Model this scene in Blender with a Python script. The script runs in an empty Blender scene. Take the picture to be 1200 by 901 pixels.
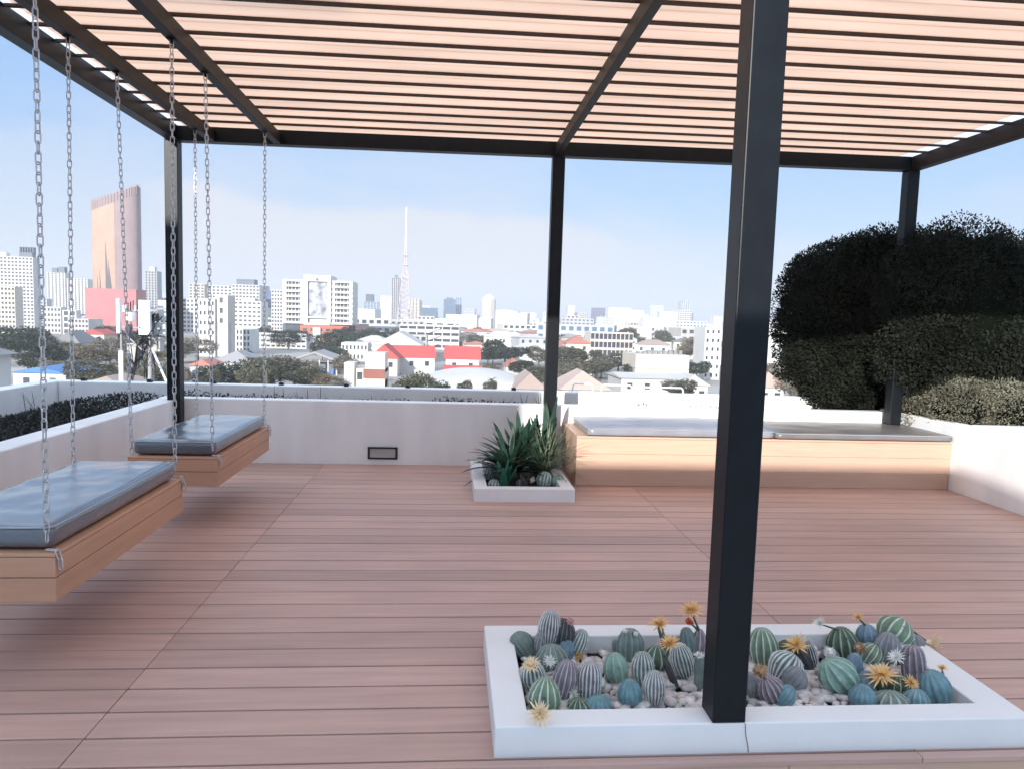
import bpy, bmesh, math, random
import numpy as np
from mathutils import Vector, Matrix, noise
R = math.radians
random.seed(7)
sc = bpy.context.scene
col = sc.collection

# ------------------------------------------------------------------ camera
CAM_H = 1.5; FPX = 848.45
yaw, pitch, roll = R(4.8857), R(-5.1), R(1.7318)
fwd = Vector((math.sin(yaw)*math.cos(pitch), math.cos(yaw)*math.cos(pitch), math.sin(pitch)))
rt0 = Vector((math.cos(yaw), -math.sin(yaw), 0)); up0 = rt0.cross(fwd)
rt = rt0*math.cos(roll)+up0*math.sin(roll); up = -rt0*math.sin(roll)+up0*math.cos(roll)
cd = bpy.data.cameras.new('camera'); cam = bpy.data.objects.new('camera', cd); col.objects.link(cam)
m3 = Matrix((rt, up, -fwd)).transposed()
cam.matrix_world = Matrix.Translation((0, 0, CAM_H)) @ m3.to_4x4()
cd.sensor_width = 36; cd.lens = FPX/1200*36; cd.clip_start = .05; cd.clip_end = 60000
sc.camera = cam

def at(px, py, Y=None, Z=None, X=None):
    """point of the photograph (1200 px wide) at depth Y / height Z / side X, in metres"""
    d = rt*((px-600)/FPX) - up*((py-450.5)/FPX) + fwd
    t = Y/d.y if Y is not None else ((Z-CAM_H)/d.z if Z is not None else X/d.x)
    return Vector((0, 0, CAM_H)) + d*t

# ------------------------------------------------------------------ light
SUN_EL, SUN_AZ = 16.8, 22.0          # travels towards +Y and a little +X
sd = Vector((math.sin(R(SUN_AZ))*math.cos(R(SUN_EL)), math.cos(R(SUN_AZ))*math.cos(R(SUN_EL)), -math.sin(R(SUN_EL))))
sl = bpy.data.lights.new('sun', 'SUN'); sl.energy = 3.1; sl.angle = R(.6); sl.color = (1, .95, .88)
so = bpy.data.objects.new('sun', sl); col.objects.link(so); so.rotation_euler = sd.to_track_quat('-Z', 'Y').to_euler()
so.location = (-5, -10, 12)
w = bpy.data.worlds.new('World'); sc.world = w; w.use_nodes = True
nt = w.node_tree; N = nt.nodes; L = nt.links
bg = N['Background']; bg.inputs['Strength'].default_value = .15
sky = N.new('ShaderNodeTexSky'); sky.sky_type = 'NISHITA'; sky.sun_disc = False
sky.sun_elevation = R(SUN_EL); sky.sun_rotation = R(180+SUN_AZ); sky.altitude = 20
sky.air_density = 1.0; sky.dust_density = .8; sky.ozone_density = 1.5
tc = N.new('ShaderNodeTexCoord'); sep = N.new('ShaderNodeSeparateXYZ'); L.new(tc.outputs['Generated'], sep.inputs[0])
mp = N.new('ShaderNodeMapping'); mp.inputs['Scale'].default_value = (1.3, 1.3, 4.6); mp.inputs['Location'].default_value = (.35, 0, .1)
L.new(tc.outputs['Generated'], mp.inputs[0])
cn = N.new('ShaderNodeTexNoise'); cn.inputs['Scale'].default_value = 1.6; cn.inputs['Detail'].default_value = 7; cn.inputs['Roughness'].default_value = .5
L.new(mp.outputs[0], cn.inputs['Vector'])
cr = N.new('ShaderNodeValToRGB'); cr.color_ramp.elements[0].position = .43; cr.color_ramp.elements[1].position = .54
L.new(cn.outputs['Fac'], cr.inputs[0])
mr = N.new('ShaderNodeMapRange'); mr.interpolation_type = 'SMOOTHSTEP'
for k, v in zip(('From Min', 'From Max', 'To Min', 'To Max'), (.13, .24, .35, 0.22)): mr.inputs[k].default_value = v
L.new(sep.outputs[2], mr.inputs['Value'])
mm = N.new('ShaderNodeMath'); mm.operation = 'MULTIPLY'; L.new(cr.outputs[0], mm.inputs[0]); L.new(mr.outputs[0], mm.inputs[1])
# the low cloud bank over the skyline: soft lumpy top edge, thinning out to the left and the right
def mth(op, a, b_=None, c_=None):
    q = N.new('ShaderNodeMath'); q.operation = op
    for i, v in enumerate((a, b_, c_)):
        if v is None: continue
        if isinstance(v, (int, float)): q.inputs[i].default_value = v
        else: L.new(v, q.inputs[i])
    return q.outputs[0]
def sm(v, lo, hi, a=0, b_=1):
    q = N.new('ShaderNodeMapRange'); q.interpolation_type = 'SMOOTHSTEP'; L.new(v, q.inputs['Value'])
    for k, x in zip(('From Min', 'From Max', 'To Min', 'To Max'), (lo, hi, a, b_)): q.inputs[k].default_value = x
    return q.outputs[0]
cn2 = N.new('ShaderNodeTexNoise'); cn2.inputs['Scale'].default_value = 5; cn2.inputs['Detail'].default_value = 6; L.new(tc.outputs['Generated'], cn2.inputs['Vector'])
az_ = mth('DIVIDE', sep.outputs[0], sep.outputs[1])
edge = mth('ADD', mth('MULTIPLY', cn2.outputs['Fac'], .09), mth('MULTIPLY', az_, -.06))
top_ = mth('SUBTRACT', mth('ADD', .098, edge), sep.outputs[2])
bank = mth('MULTIPLY', mth('MULTIPLY', sm(top_, -.006, .022), sm(az_, -.46, -.33, .15, 1)), sm(az_, .10, .38, 1, .35))
bank = mth('MULTIPLY', bank, sm(sep.outputs[2], -.02, .06, .35, .85)); bank = mth('MULTIPLY', bank, sm(sep.outputs[1], 0, .2))
mmx = N.new('ShaderNodeMath'); mmx.operation = 'MAXIMUM'; L.new(mm.outputs[0], mmx.inputs[0]); L.new(bank, mmx.inputs[1]); mm = mmx
# hazy lower sky: pale at the horizon, blue higher up; unseen dome above brightened as added fill light
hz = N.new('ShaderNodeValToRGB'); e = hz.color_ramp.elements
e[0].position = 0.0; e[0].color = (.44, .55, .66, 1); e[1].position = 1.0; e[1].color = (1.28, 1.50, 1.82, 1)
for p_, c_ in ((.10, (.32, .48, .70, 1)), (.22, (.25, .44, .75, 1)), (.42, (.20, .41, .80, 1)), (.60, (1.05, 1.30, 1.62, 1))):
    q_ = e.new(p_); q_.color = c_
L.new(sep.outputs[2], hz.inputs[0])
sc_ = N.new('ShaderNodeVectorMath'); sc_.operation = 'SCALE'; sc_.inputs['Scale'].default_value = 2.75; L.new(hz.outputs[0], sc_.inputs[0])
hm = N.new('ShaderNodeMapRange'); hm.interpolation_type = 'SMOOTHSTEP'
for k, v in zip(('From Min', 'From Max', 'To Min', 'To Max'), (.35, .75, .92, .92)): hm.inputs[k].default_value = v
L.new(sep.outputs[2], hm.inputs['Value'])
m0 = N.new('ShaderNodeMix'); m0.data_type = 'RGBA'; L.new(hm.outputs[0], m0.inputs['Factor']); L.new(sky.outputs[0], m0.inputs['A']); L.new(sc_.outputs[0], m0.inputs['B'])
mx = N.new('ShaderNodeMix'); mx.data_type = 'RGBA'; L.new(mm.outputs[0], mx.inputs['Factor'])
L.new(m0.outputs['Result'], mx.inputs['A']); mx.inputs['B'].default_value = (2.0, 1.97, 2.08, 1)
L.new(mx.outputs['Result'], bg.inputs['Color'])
vs = sc.view_settings
vs.view_transform = 'Standard'; vs.look = 'None'; vs.gamma = 1; vs.use_curve_mapping = False; vs.exposure = 1.45
sc.cycles.use_denoising = True
sc.cycles.max_bounces = 8; sc.cycles.volume_bounces = 0; sc.cycles.diffuse_bounces = 4
sc.cycles.sample_clamp_indirect = 6

# ------------------------------------------------------------------ materials
def mat(name, c, rough=.6, var=.12, scale=6, bump=0, bscale=40, metal=0, spec=.5, stretch=None, c2=None, rnd=0, detail=5):
    m = bpy.data.materials.new(name); m.use_nodes = True
    n = m.node_tree.nodes; l = m.node_tree.links; b = n['Principled BSDF']
    b.inputs['Roughness'].default_value = rough; b.inputs['Metallic'].default_value = metal
    b.inputs['Specular IOR Level'].default_value = spec
    t = n.new('ShaderNodeTexCoord'); mpn = n.new('ShaderNodeMapping'); l.new(t.outputs['Object'], mpn.inputs[0])
    if stretch: mpn.inputs['Scale'].default_value = stretch
    ns = n.new('ShaderNodeTexNoise'); ns.inputs['Scale'].default_value = scale; ns.inputs['Detail'].default_value = detail
    l.new(mpn.outputs[0], ns.inputs['Vector'])
    mxx = n.new('ShaderNodeMix'); mxx.data_type = 'RGBA'
    c = tuple(c)
    lo = tuple(x*(1-var) for x in c); hi = tuple(min(1, x*(1+var)) for x in (c2 or c))
    mxx.inputs['A'].default_value = (*lo, 1); mxx.inputs['B'].default_value = (*hi, 1)
    r = n.new('ShaderNodeMapRange'); r.inputs['From Min'].default_value = .3; r.inputs['From Max'].default_value = .7
    l.new(ns.outputs['Fac'], r.inputs['Value']); l.new(r.outputs[0], mxx.inputs['Factor'])
    out = mxx.outputs['Result']
    if rnd:
        oi = n.new('ShaderNodeObjectInfo'); hs = n.new('ShaderNodeHueSaturation')
        r2 = n.new('ShaderNodeMapRange'); r2.inputs['To Min'].default_value = 1-rnd; r2.inputs['To Max'].default_value = 1+rnd
        l.new(oi.outputs['Random'], r2.inputs['Value']); l.new(r2.outputs[0], hs.inputs['Value']); l.new(out, hs.inputs['Color']); out = hs.outputs[0]
    l.new(out, b.inputs['Base Color'])
    if bump:
        nb = n.new('ShaderNodeTexNoise'); nb.inputs['Scale'].default_value = bscale; nb.inputs['Detail'].default_value = 4
        l.new(mpn.outputs[0], nb.inputs['Vector'])
        bp = n.new('ShaderNodeBump'); bp.inputs['Strength'].default_value = bump; bp.inputs['Distance'].default_value = .02
        l.new(nb.outputs['Fac'], bp.inputs['Height']); l.new(bp.outputs[0], b.inputs['Normal'])
    return m

def wood(name, c, along=(.6, 9, 9), var=.16, attr=True, rough=.5, bump=.12):
    """composite board: long streaks plus a tint per board (face attribute 'tint')"""
    m = mat(name, c, rough, var, 3.5, bump, 22, stretch=along)
    n = m.node_tree.nodes; l = m.node_tree.links; b = n['Principled BSDF']
    src = b.inputs['Base Color'].links[0].from_socket
    a = n.new('ShaderNodeAttribute'); a.attribute_name = 'tint'; hs = n.new('ShaderNodeHueSaturation')
    r = n.new('ShaderNodeMapRange'); r.inputs['To Min'].default_value = .86; r.inputs['To Max'].default_value = 1.12
    l.new(a.outputs['Fac'], r.inputs['Value']); l.new(r.outputs[0], hs.inputs['Value'])
    # faint weathering blotches that run across boards
    t = n.new('ShaderNodeTexCoord'); g = n.new('ShaderNodeTexNoise'); g.inputs['Scale'].default_value = .9; g.inputs['Detail'].default_value = 6
    l.new(t.outputs['Object'], g.inputs['Vector'])
    mm_ = n.new('ShaderNodeMix'); mm_.data_type = 'RGBA'; mm_.blend_type = 'MULTIPLY'
    rr = n.new('ShaderNodeMapRange'); rr.inputs['From Min'].default_value = .42; rr.inputs['From Max'].default_value = .68; rr.inputs['To Max'].default_value = .7
    l.new(g.outputs['Fac'], rr.inputs['Value']); l.new(rr.outputs[0], mm_.inputs['Factor'])
    l.new(src, mm_.inputs['A']); mm_.inputs['B'].default_value = (.82, .85, .90, 1)
    l.new(mm_.outputs['Result'], hs.inputs['Color']); l.new(hs.outputs[0], b.inputs['Base Color'])
    return m

M = {}
M['deck'] = wood('deck_board', (.52, .335, .28), along=(.5, 7, 7), var=.10, bump=.06)
M['deck_gap'] = mat('deck_underlay', (.008, .006, .005), .95, spec=.1)
M['bench_wood'] = wood('bench_board', (.56, .375, .275), along=(.8, .8, 9), var=.05, bump=.04)
M['swing_wood_x'] = wood('swing_board', (.58, .315, .195), along=(.8, .8, 9), var=.06, bump=.04)
M['white_wall'] = mat('white_render', (.85, .865, .87), .8, .07, 2.2, .08, 60, stretch=(1.6, 1.6, .5), detail=9)
M['white_paint'] = mat('white_paint', (.80, .80, .80), .55, .04, 3, .05, 40)
M['steel'] = mat('dark_steel', (.006, .008, .011), .42, .2, 8, .03, 60, spec=.22)
M['steel_brown'] = mat('dark_brown_steel', (.016, .010, .008), .5, .2, 8, .03, 60, spec=.3)
M['purlin'] = mat('purlin_brown', (.05, .024, .014), .6, .2, 8)
M['chain'] = mat('galvanised_chain', (.55, .56, .58), .35, .15, 60, 0, metal=.85)
M['vinyl'] = mat('slate_vinyl', (.058, .082, .112), .30, .1, 3, .22, 7, spec=.9)
M['vinyl'].node_tree.nodes['Principled BSDF'].inputs['Coat Weight'].default_value = 1.0
M['vinyl'].node_tree.nodes['Principled BSDF'].inputs['Coat IOR'].default_value = 1.8
M['vinyl'].node_tree.nodes['Principled BSDF'].inputs['Coat Roughness'].default_value = .22
M['piping'] = mat('vinyl_piping', (.30, .38, .45), .35, .05)
M['vinyl_taupe'] = mat('taupe_vinyl', (.17, .155, .15), .36, .12, 4, .2, 9, spec=.5)
M['vinyl_grey'] = mat('grey_vinyl', (.25, .255, .29), .32, .12, 4, .2, 9, spec=.6)
M['soil'] = mat('dark_soil', (.035, .028, .022), .95, .4, 30, .5, 60)
M['pebble'] = mat('pebble', (.50, .46, .45), .7, .3, 25, .15, 60, rnd=.2)
M['black'] = mat('black_plastic', (.015, .015, .017), .5)
M['lens'] = mat('frosted_lens', (.42, .42, .40), .3, .1)
def leafm(name, c, var=.35, scale=4, rough=.55, trans=.25, c2=None):
    m = mat(name, c, rough, var, scale, c2=c2, rnd=.12)
    n = m.node_tree.nodes; l = m.node_tree.links; b = n['Principled BSDF']; o = n['Material Output']
    tr = n.new('ShaderNodeBsdfTranslucent'); l.new(b.inputs['Base Color'].links[0].from_socket, tr.inputs['Color'])
    ms = n.new('ShaderNodeMixShader'); ms.inputs[0].default_value = trans
    l.new(b.outputs[0], ms.inputs[1]); l.new(tr.outputs[0], ms.inputs[2]); l.new(ms.outputs[0], o.inputs[0])
    return m
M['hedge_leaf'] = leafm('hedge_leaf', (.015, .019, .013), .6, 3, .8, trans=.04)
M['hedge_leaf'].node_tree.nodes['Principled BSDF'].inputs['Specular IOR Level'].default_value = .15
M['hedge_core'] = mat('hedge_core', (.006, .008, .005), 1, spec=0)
M['shrub_leaf'] = leafm('shrub_leaf', (.19, .185, .135), .4, 5)
M['cover_leaf'] = leafm('cover_leaf', (.028, .032, .028), .6, 5)
M['tree_dark'] = leafm('tree_leaf_dark', (.040, .055, .035), .45, .35)
M['tree_olive'] = leafm('tree_leaf_olive', (.105, .105, .065), .4, .35)
M['tree_dry'] = leafm('tree_leaf_dry', (.17, .14, .095), .35, .35)
M['bark'] = mat('bark', (.10, .08, .06), .9, .3, 8)
M['blade'] = leafm('yucca_leaf', (.030, .075, .050), .4, 8, .4)
M['blade_pale'] = leafm('grass_leaf_pale', (.16, .20, .12), .4, 8, .45)
M['cup'] = leafm('bromeliad_leaf', (.05, .20, .13), .3, 6, .4)

# roof sheet: wood-tinted translucent boards
def sheet(name, c, tw=.75, streak=True):
    m = mat(name, c, .6, .03, 2.0, stretch=(.5, 3, 3), c2=tuple(min(1, x*1.04) for x in c))
    n = m.node_tree.nodes; l = m.node_tree.links; b = n['Principled BSDF']; o = n['Material Output']
    tr = n.new('ShaderNodeBsdfTranslucent'); l.new(b.inputs['Base Color'].links[0].from_socket, tr.inputs['Color'])
    ms = n.new('ShaderNodeMixShader'); ms.inputs[0].default_value = tw
    l.new(b.outputs[0], ms.inputs[1]); l.new(tr.outputs[0], ms.inputs[2]); l.new(ms.outputs[0], o.inputs[0])
    return m
M['sheet'] = sheet('roof_sheet', (.88, .725, .62), .85)
M['sheet_clear'] = sheet('roof_edge_sheet', (.93, .93, .95), .85)

# ------------------------------------------------------------------ helpers
class MB:
    def __init__(s): s.v = []; s.f = []; s.mi = []; s.t = []
    def face(s, pts, mi=0, t=.5):
        k = len(s.v); s.v += [tuple(p) for p in pts]; s.f.append(tuple(range(k, k+len(pts)))); s.mi.append(mi); s.t.append(t)
    def box(s, x0, x1, y0, y1, z0, z1, mi=0, t=None):
        if t is None: t = .5
        k = len(s.v)
        s.v += [(x, y, z) for z in (z0, z1) for x, y in ((x0, y0), (x1, y0), (x1, y1), (x0, y1))]
        for q in ((0, 3, 2, 1), (4, 5, 6, 7), (0, 1, 5, 4), (1, 2, 6, 5), (2, 3, 7, 6), (3, 0, 4, 7)):
            s.f.append(tuple(k+i for i in q)); s.mi.append(mi); s.t.append(t)
    def prism(s, poly, z0, z1, mi=0):
        n = len(poly); k = len(s.v)
        z1f = z1 if callable(z1) else (lambda x, y: z1)
        s.v += [(x, y, z0) for x, y in poly] + [(x, y, z1f(x, y)) for x, y in poly]
        s.f.append(tuple(k+n-1-i for i in range(n))); s.f.append(tuple(k+n+i for i in range(n)))
        for i in range(n):
            j = (i+1) % n; s.f.append((k+i, k+j, k+n+j, k+n+i))
        s.mi += [mi]*(n+2); s.t += [.5]*(n+2)
    def tube(s, pts, r, n=6, mi=0, cap=True):
        pts = [Vector(p) for p in pts]; rs = r if isinstance(r, (list, tuple)) else [r]*len(pts)
        k = len(s.v); ref = None
        for i, p in enumerate(pts):
            d = (pts[min(i+1, len(pts)-1)]-pts[max(i-1, 0)]).normalized()
            a = Vector((0, 0, 1)) if abs(d.z) < .9 else Vector((1, 0, 0))
            if ref is None: ref = d.cross(a).normalized()
            u = (ref - d*ref.dot(d)).normalized(); ref = u; v2 = d.cross(u)
            for q in range(n):
                an = 2*math.pi*q/n; s.v.append(tuple(p+(u*math.cos(an)+v2*math.sin(an))*rs[i]))
        for i in range(len(pts)-1):
            for q in range(n):
                a, b_ = k+i*n+q, k+i*n+(q+1) % n
                s.f.append((a, b_, b_+n, a+n)); s.mi.append(mi); s.t.append(.5)
        if cap:
            s.f.append(tuple(k+n-1-q for q in range(n))); s.f.append(tuple(k+(len(pts)-1)*n+q for q in range(n))); s.mi += [mi]*2; s.t += [.5]*2
    def mesh(s, name, mats, smooth=False):
        me = bpy.data.meshes.new(name); me.from_pydata(s.v, [], s.f)
        for m_ in (mats if isinstance(mats, (list, tuple)) else [mats]): me.materials.append(m_)
        me.polygons.foreach_set('material_index', s.mi)
        if smooth: me.polygons.foreach_set('use_smooth', [True]*len(s.f))
        a = me.attributes.new('tint', 'FLOAT', 'FACE'); a.data.foreach_set('value', s.t)
        me.update(); return me
    def build(s, name, mats, parent=None, smooth=False, loc=None):
        o = bpy.data.objects.new(name, s.mesh(name, mats, smooth)); col.objects.link(o)
        if parent is not None: o.parent = parent
        if loc is not None: o.location = loc
        return o
def link(name, me, parent=None, loc=None):
    o = bpy.data.objects.new(name, me); col.objects.link(o)
    if parent is not None: o.parent = parent
    if loc is not None: o.location = loc
    return o
def tag(o, label=None, cat=None, group=None, kind=None):
    if label: o['label'] = label
    if cat: o['category'] = cat
    if group: o['group'] = group
    if kind: o['kind'] = kind
    return o
def empty(name, loc, label, cat, group=None, rz=0):
    o = bpy.data.objects.new(name, None); col.objects.link(o); o.location = loc; o.rotation_euler = (0, 0, rz); o.empty_display_size = .1
    return tag(o, label, cat, group)
def bevel(o, wd=.004, seg=2):
    b = o.modifiers.new('bevel', 'BEVEL'); b.width = wd; b.segments = seg; b.limit_method = 'ANGLE'; b.angle_limit = R(40); return o
def copy_tree(o, parent=None):
    c = o.copy(); col.objects.link(c)
    if parent is not None: c.parent = parent
    for ch in list(o.children): copy_tree(ch, c)
    return c

GZ = -13.0
# ------------------------------------------------------------------ setting: city ground
gm = mat('city_ground', (.30, .28, .26), .9, .35, .02, detail=8)
g = MB()
gp = [(math.cos(2*math.pi*i/96)*9000, math.sin(2*math.pi*i/96)*9000, GZ) for i in range(96)]
g.face(gp); tag(g.build('ground', gm), kind='structure')

# deck
DY0, DY1 = 2.305, 7.34
DX0, DX1 = -2.635, 4.80
b = MB(); b.box(DX0, DX1, DY0+.022, DY1, -.2, -.022); tag(b.build('deck_base', M['deck_gap']), kind='structure')
b = MB(); gap = .0095
rows = [(2.302, 2.350)] ; y = 2.350
while y < DY1-.02: rows.append((y, min(y+.1708, DY1))); y += .1708
seams = [DX0, -1.247, 1.70, DX1]
random.seed(3)
for (a, c) in rows:
    ss = seams if a > 2.3 else [DX0, -.72, 2.03, DX1]
    for i in range(len(ss)-1):
        x0, x1 = ss[i]+.0015, ss[i+1]-.0015
        t = random.random()
        b.box(x0, x1, a+gap/2+.0005, c-gap/2-.0005, -.020, random.uniform(-.0008, .0008), t=t)
dk = b.build('deck', M['deck']); bevel(dk, .0022, 2); tag(dk, kind='structure')
b = MB()
for i, (x0, x1) in enumerate(((DX0, -.72), (-.717, 1.21), (1.213, 3.2), (3.203, DX1))):
    b.box(x0, x1, 2.312, 2.324, -.145, -.022, t=.3+.15*i)
bevel(b.build('deck_fascia', M['bench_wood']), .002); bpy.data.objects['deck_fascia']['kind'] = 'structure'
b = MB(); b.box(-9, 9, -3.9, 2.31, -.5, -.17); tag(b.build('lower_terrace', mat('terrace_tile', (.66, .64, .62), .7)), kind='structure')
# building under the terrace
b = MB(); b.box(-9, 9.5, -14, 8.25, GZ, -.5); tag(b.build('terrace_building', M['white_wall']), 'white building that carries the roof terrace', 'building')

# walls of the terrace ------------------------------------------------
WT = .637
def wall(name, pieces, label, m=M['white_wall']):
    b_ = MB()
    for p in pieces: b_.box(*p)
    o = b_.build(name, m); bevel(o, .012, 3); return tag(o, label, 'wall')
wall('garden_wall', [(-2.86, 4.66, 7.34, 7.50, -.3, WT)], 'white rendered low wall along the back of the deck')
wall('garden_wall', [(-2.84, -2.64, -1, 7.338, -.3, WT)], 'white rendered low wall beside the two hanging swings')
wall('garden_wall', [(4.802, 4.96, 1.0, 7.70, -.3, WT)], 'sunlit white low wall holding the hedge planter on the right')
wall('garden_ledge', [(4.963, 6.8, 1.0, 6.47, -.3, WT)], 'wide white ledge in front of the low shrub at the right edge')
wall('outer_parapet', [(-4.2, 6.8, 8.12, 8.30, -.5, .70)], 'outer white parapet at the back between planting bed and city')
wall('outer_parapet', [(-4.38, -4.203, -1, 8.30, -.5, .70)], 'outer white parapet on the left behind the dark ground cover')
wall('parapet_pier', [(2.62, 2.95, 8.0, 8.118, -.3, .62)], 'short grey pier against the outer parapet behind the bench', M['white_wall'])
b = MB(); b.box(-4.2, -2.86, -1, 8.1, -.2, .40); b.box(-2.85, 4.95, 7.505, 8.1, -.2, .50); b.box(4.97, 9, 6.475, 8.1, -.2, .56)
tag(b.build('soil_bed', M['soil']), kind='structure')

# added, unseen sunlight blocker behind the viewer; silhouette shaped for the shadows it casts
b = MB()
YC = -4.0
def Hc(u): return u
pts = [(-14, -.5), (-14, 5.95), (-4.02, 5.95), (-3.92, 3.61), (.60, 3.61), (.93, 3.27), (1.16, 3.03), (1.6, 2.55), (14, 2.3), (14, -.5)]
k = len(pts)
b.v = [(x, YC, z) for x, z in pts] + [(x, YC-.3, z) for x, z in pts]
b.f = [tuple(range(k)), tuple(range(2*k-1, k-1, -1))] + [((i+1) % k, i, k+i, k+(i+1) % k) for i in range(k)]
b.mi = [0]*len(b.f); b.t = [.5]*len(b.f)
tag(b.build('sun_blocker', M['white_wall']), 'unseen stepped white sun blocker added behind the viewer', 'wall')

# ------------------------------------------------------------------ pergola
RZ = 3.095
def tilt(o):
    for v in o.data.vertices: 
        if v.co.z > 2.9: v.co.z += .0085*(v.co.x-1.0)
    return o
pg = empty('pergola', (0, 0, 0), 'dark steel pergola over the deck with pink translucent roof boards', 'pergola')
YB = 7.14; YF = 2.355
for i, x in enumerate((-2.64, 1.005, 4.64)):
    b = MB(); b.box(x-.06, x+.06, YB, YB+.12, 0.0, RZ); bevel(tilt(b.build('post', M['steel'], pg)), .005, 2)
for i, x in enumerate((-2.64, 1.003, 4.64)):
    b = MB(); b.box(x-.06, x+.06, YF, YF+.115, .112 if i == 1 else 0, RZ); bevel(tilt(b.build('post', M['steel'], pg)), .005, 2)
BT = RZ+.135
b = MB(); b.box(-2.70, 4.70, YB+.002, YB+.118, RZ+.001, BT); bevel(tilt(b.build('beam', M['steel'], pg)), .004)
b = MB(); b.box(-2.70, 4.70, YF+.002, YF+.113, RZ+.001, BT); bevel(tilt(b.build('beam', M['steel'], pg)), .004)
for x0, x1, m in ((-2.672, -2.572, 'steel'), (4.60, 4.698, 'steel_brown')):
    b = MB(); b.box(x0, x1, YF+.115, YB, RZ, BT); bevel(tilt(b.build('beam', M[m], pg)), .004)
for x0, x1 in ((-2.305, -2.240), (-1.705, -1.640), (.962, 1.020)):
    b = MB(); b.box(x0, x1, YF+.117, YB-.002, RZ+.004, RZ+.105); bevel(tilt(b.build('rafter', M['steel_brown'], pg)), .003)
y = 3.975-.266*6
while y < YB-.05:
    if y > YF+.13:
        b = MB(); b.box(-2.57, 4.60, y, y+.028, RZ+.120, RZ+.136); tilt(b.build('purlin', M['purlin'], pg))
    y += .266
# roof boards, one mesh, laid above the purlins
b = MB(); y = YF+.02
while y < YB:
    b.box(-2.52, 4.47, y+.001, min(y+.132, YB+.1), RZ+.137, RZ+.149, t=random.random()); y += .133
tilt(b.build('roof_sheet', M['sheet'], pg))
for x0, x1 in ((4.472, 4.66), (-2.66, -2.522)):
    b = MB(); b.box(x0, x1, YF+.02, YB+.1, RZ+.137, RZ+.143); tilt(b.build('edge_sheet', M['sheet_clear'], pg))

# ------------------------------------------------------------------ cushions
def rbox(sx, sy, sz, r, nx=20, ny=20, nz=4, puff=.0, seed=0, wr=.004):
    """rounded soft box centred on x,y with its base at z 0"""
    bm = bmesh.new(); 
    def grid(o, u, v, nu, nv):
        for i in range(nu):
            for j in range(nv):
                q = [o+u*(a/nu)+v*(c/nv) for a, c in ((i, j), (i+1, j), (i+1, j+1), (i, j+1))]
                bm.faces.new([bm.verts.new(p) for p in q])
    X, Y, Z = Vector((sx, 0, 0)), Vector((0, sy, 0)), Vector((0, 0, sz)); o = Vector((-sx/2, -sy/2, 0))
    grid(o, Y, X, ny, nx); grid(o+Z, X, Y, nx, ny); grid(o, X, Z, nx, nz); grid(o+Y, Z, X, nz, nx); grid(o, Z, Y, nz, ny); grid(o+X, Y, Z, ny, nz)
    bmesh.ops.remove_doubles(bm, verts=bm.verts, dist=1e-5)
    hx, hy = sx/2-r, sy/2-r
    for v in bm.verts:
        p = v.co.copy(); q = Vector((max(-hx, min(hx, p.x)), max(-hy, min(hy, p.y)), max(r, min(sz-r, p.z))))
        d = p-q
        if d.length > 1e-6: d = d.normalized()*r
        v.co = q+d
        top = max(0, (v.co.z-sz*.5)/(sz*.5))
        fx = max(0, 1-(2*v.co.x/sx)**2); fy = max(0, 1-(2*v.co.y/sy)**2)
        v.co.z += puff*top*(fx*fy)**.4
        n_ = noise.noise(Vector((v.co.x*5+seed*7, v.co.y*5, v.co.z*6)))+.5*noise.noise(Vector((v.co.x*13, v.co.y*11+seed, v.co.z*6)))
        v.co.z += wr*n_*top; v.co.x += wr*.5*n_*(1 if p.x > 0 else -1)*(abs(p.x) > sx*.45)
    me = bpy.data.meshes.new('cushion'); 
    bmesh.ops.recalc_face_normals(bm, faces=bm.faces); bm.to_mesh(me); bm.free()
    me.polygons.foreach_set('use_smooth', [True]*len(me.polygons)); return me
def piping(sx, sy, z, r, rad, seed, sz, wr=.004):
    pts = []
    for cx, cy, a0 in ((sx/2-r, sy/2-r, 0), (-sx/2+r, sy/2-r, 90), (-sx/2+r, -sy/2+r, 180), (sx/2-r, -sy/2+r, 270)):
        for q in range(0, 91, 15):
            a = R(a0+q); pts.append((cx+r*math.cos(a), cy+r*math.sin(a), z))
    out = []
    pts.append(pts[0])
    for a, c in zip(pts, pts[1:]):
        n_ = max(1, int((Vector(c)-Vector(a)).length/.05))
        for i in range(n_):
            p = Vector(a).lerp(Vector(c), i/n_); p.z += .002*noise.noise(Vector((p.x*6+seed, p.y*6, 0))); out.append(p)
    out.append(Vector(pts[0])); m_ = MB(); m_.tube(out, rad, 6); return m_

# ------------------------------------------------------------------ hanging swings
def chain_mesh(p0, p1, pitch=.0405, tail=None):
    """links along p0 -> p1, alternately turned by 90 degrees"""
    b_ = MB(); d = Vector(p1)-Vector(p0); n_ = int(d.length/pitch); d.normalize()
    path = [(Vector(p0)+d*pitch*(i+.5), d) for i in range(n_)]
    if tail:
        q = Vector(p1)
        for i, tv in enumerate(tail):
            tv = Vector(tv).normalized(); path.append((q+tv*pitch*.5, tv)); q = q+tv*pitch*.95
    for i, (c, dd) in enumerate(path):
        a = Vector((1, 0, 0)) if abs(dd.x) < .9 else Vector((0, 1, 0))
        u = (a-dd*a.dot(dd)).normalized(); v = dd.cross(u)
        ang = R(4+90*(i % 2)) + .22*math.sin(i*1.3)
        wv = u*math.cos(ang)+v*math.sin(ang)
        Lh, W = .0155, .0105
        pts = []
        for k_ in range(5): t = R(-90+45*k_); pts.append(c+wv*(W*math.sin(t))+dd*(Lh+W*math.cos(t)))
        for k_ in range(5): t = R(90+45*k_); pts.append(c+wv*(W*math.sin(t))+dd*(-Lh+W*math.cos(t)))
        pts.append(pts[0]); b_.tube(pts, .0031, 5, cap=False)
    return b_
SW, SL = .585, 1.375
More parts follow.
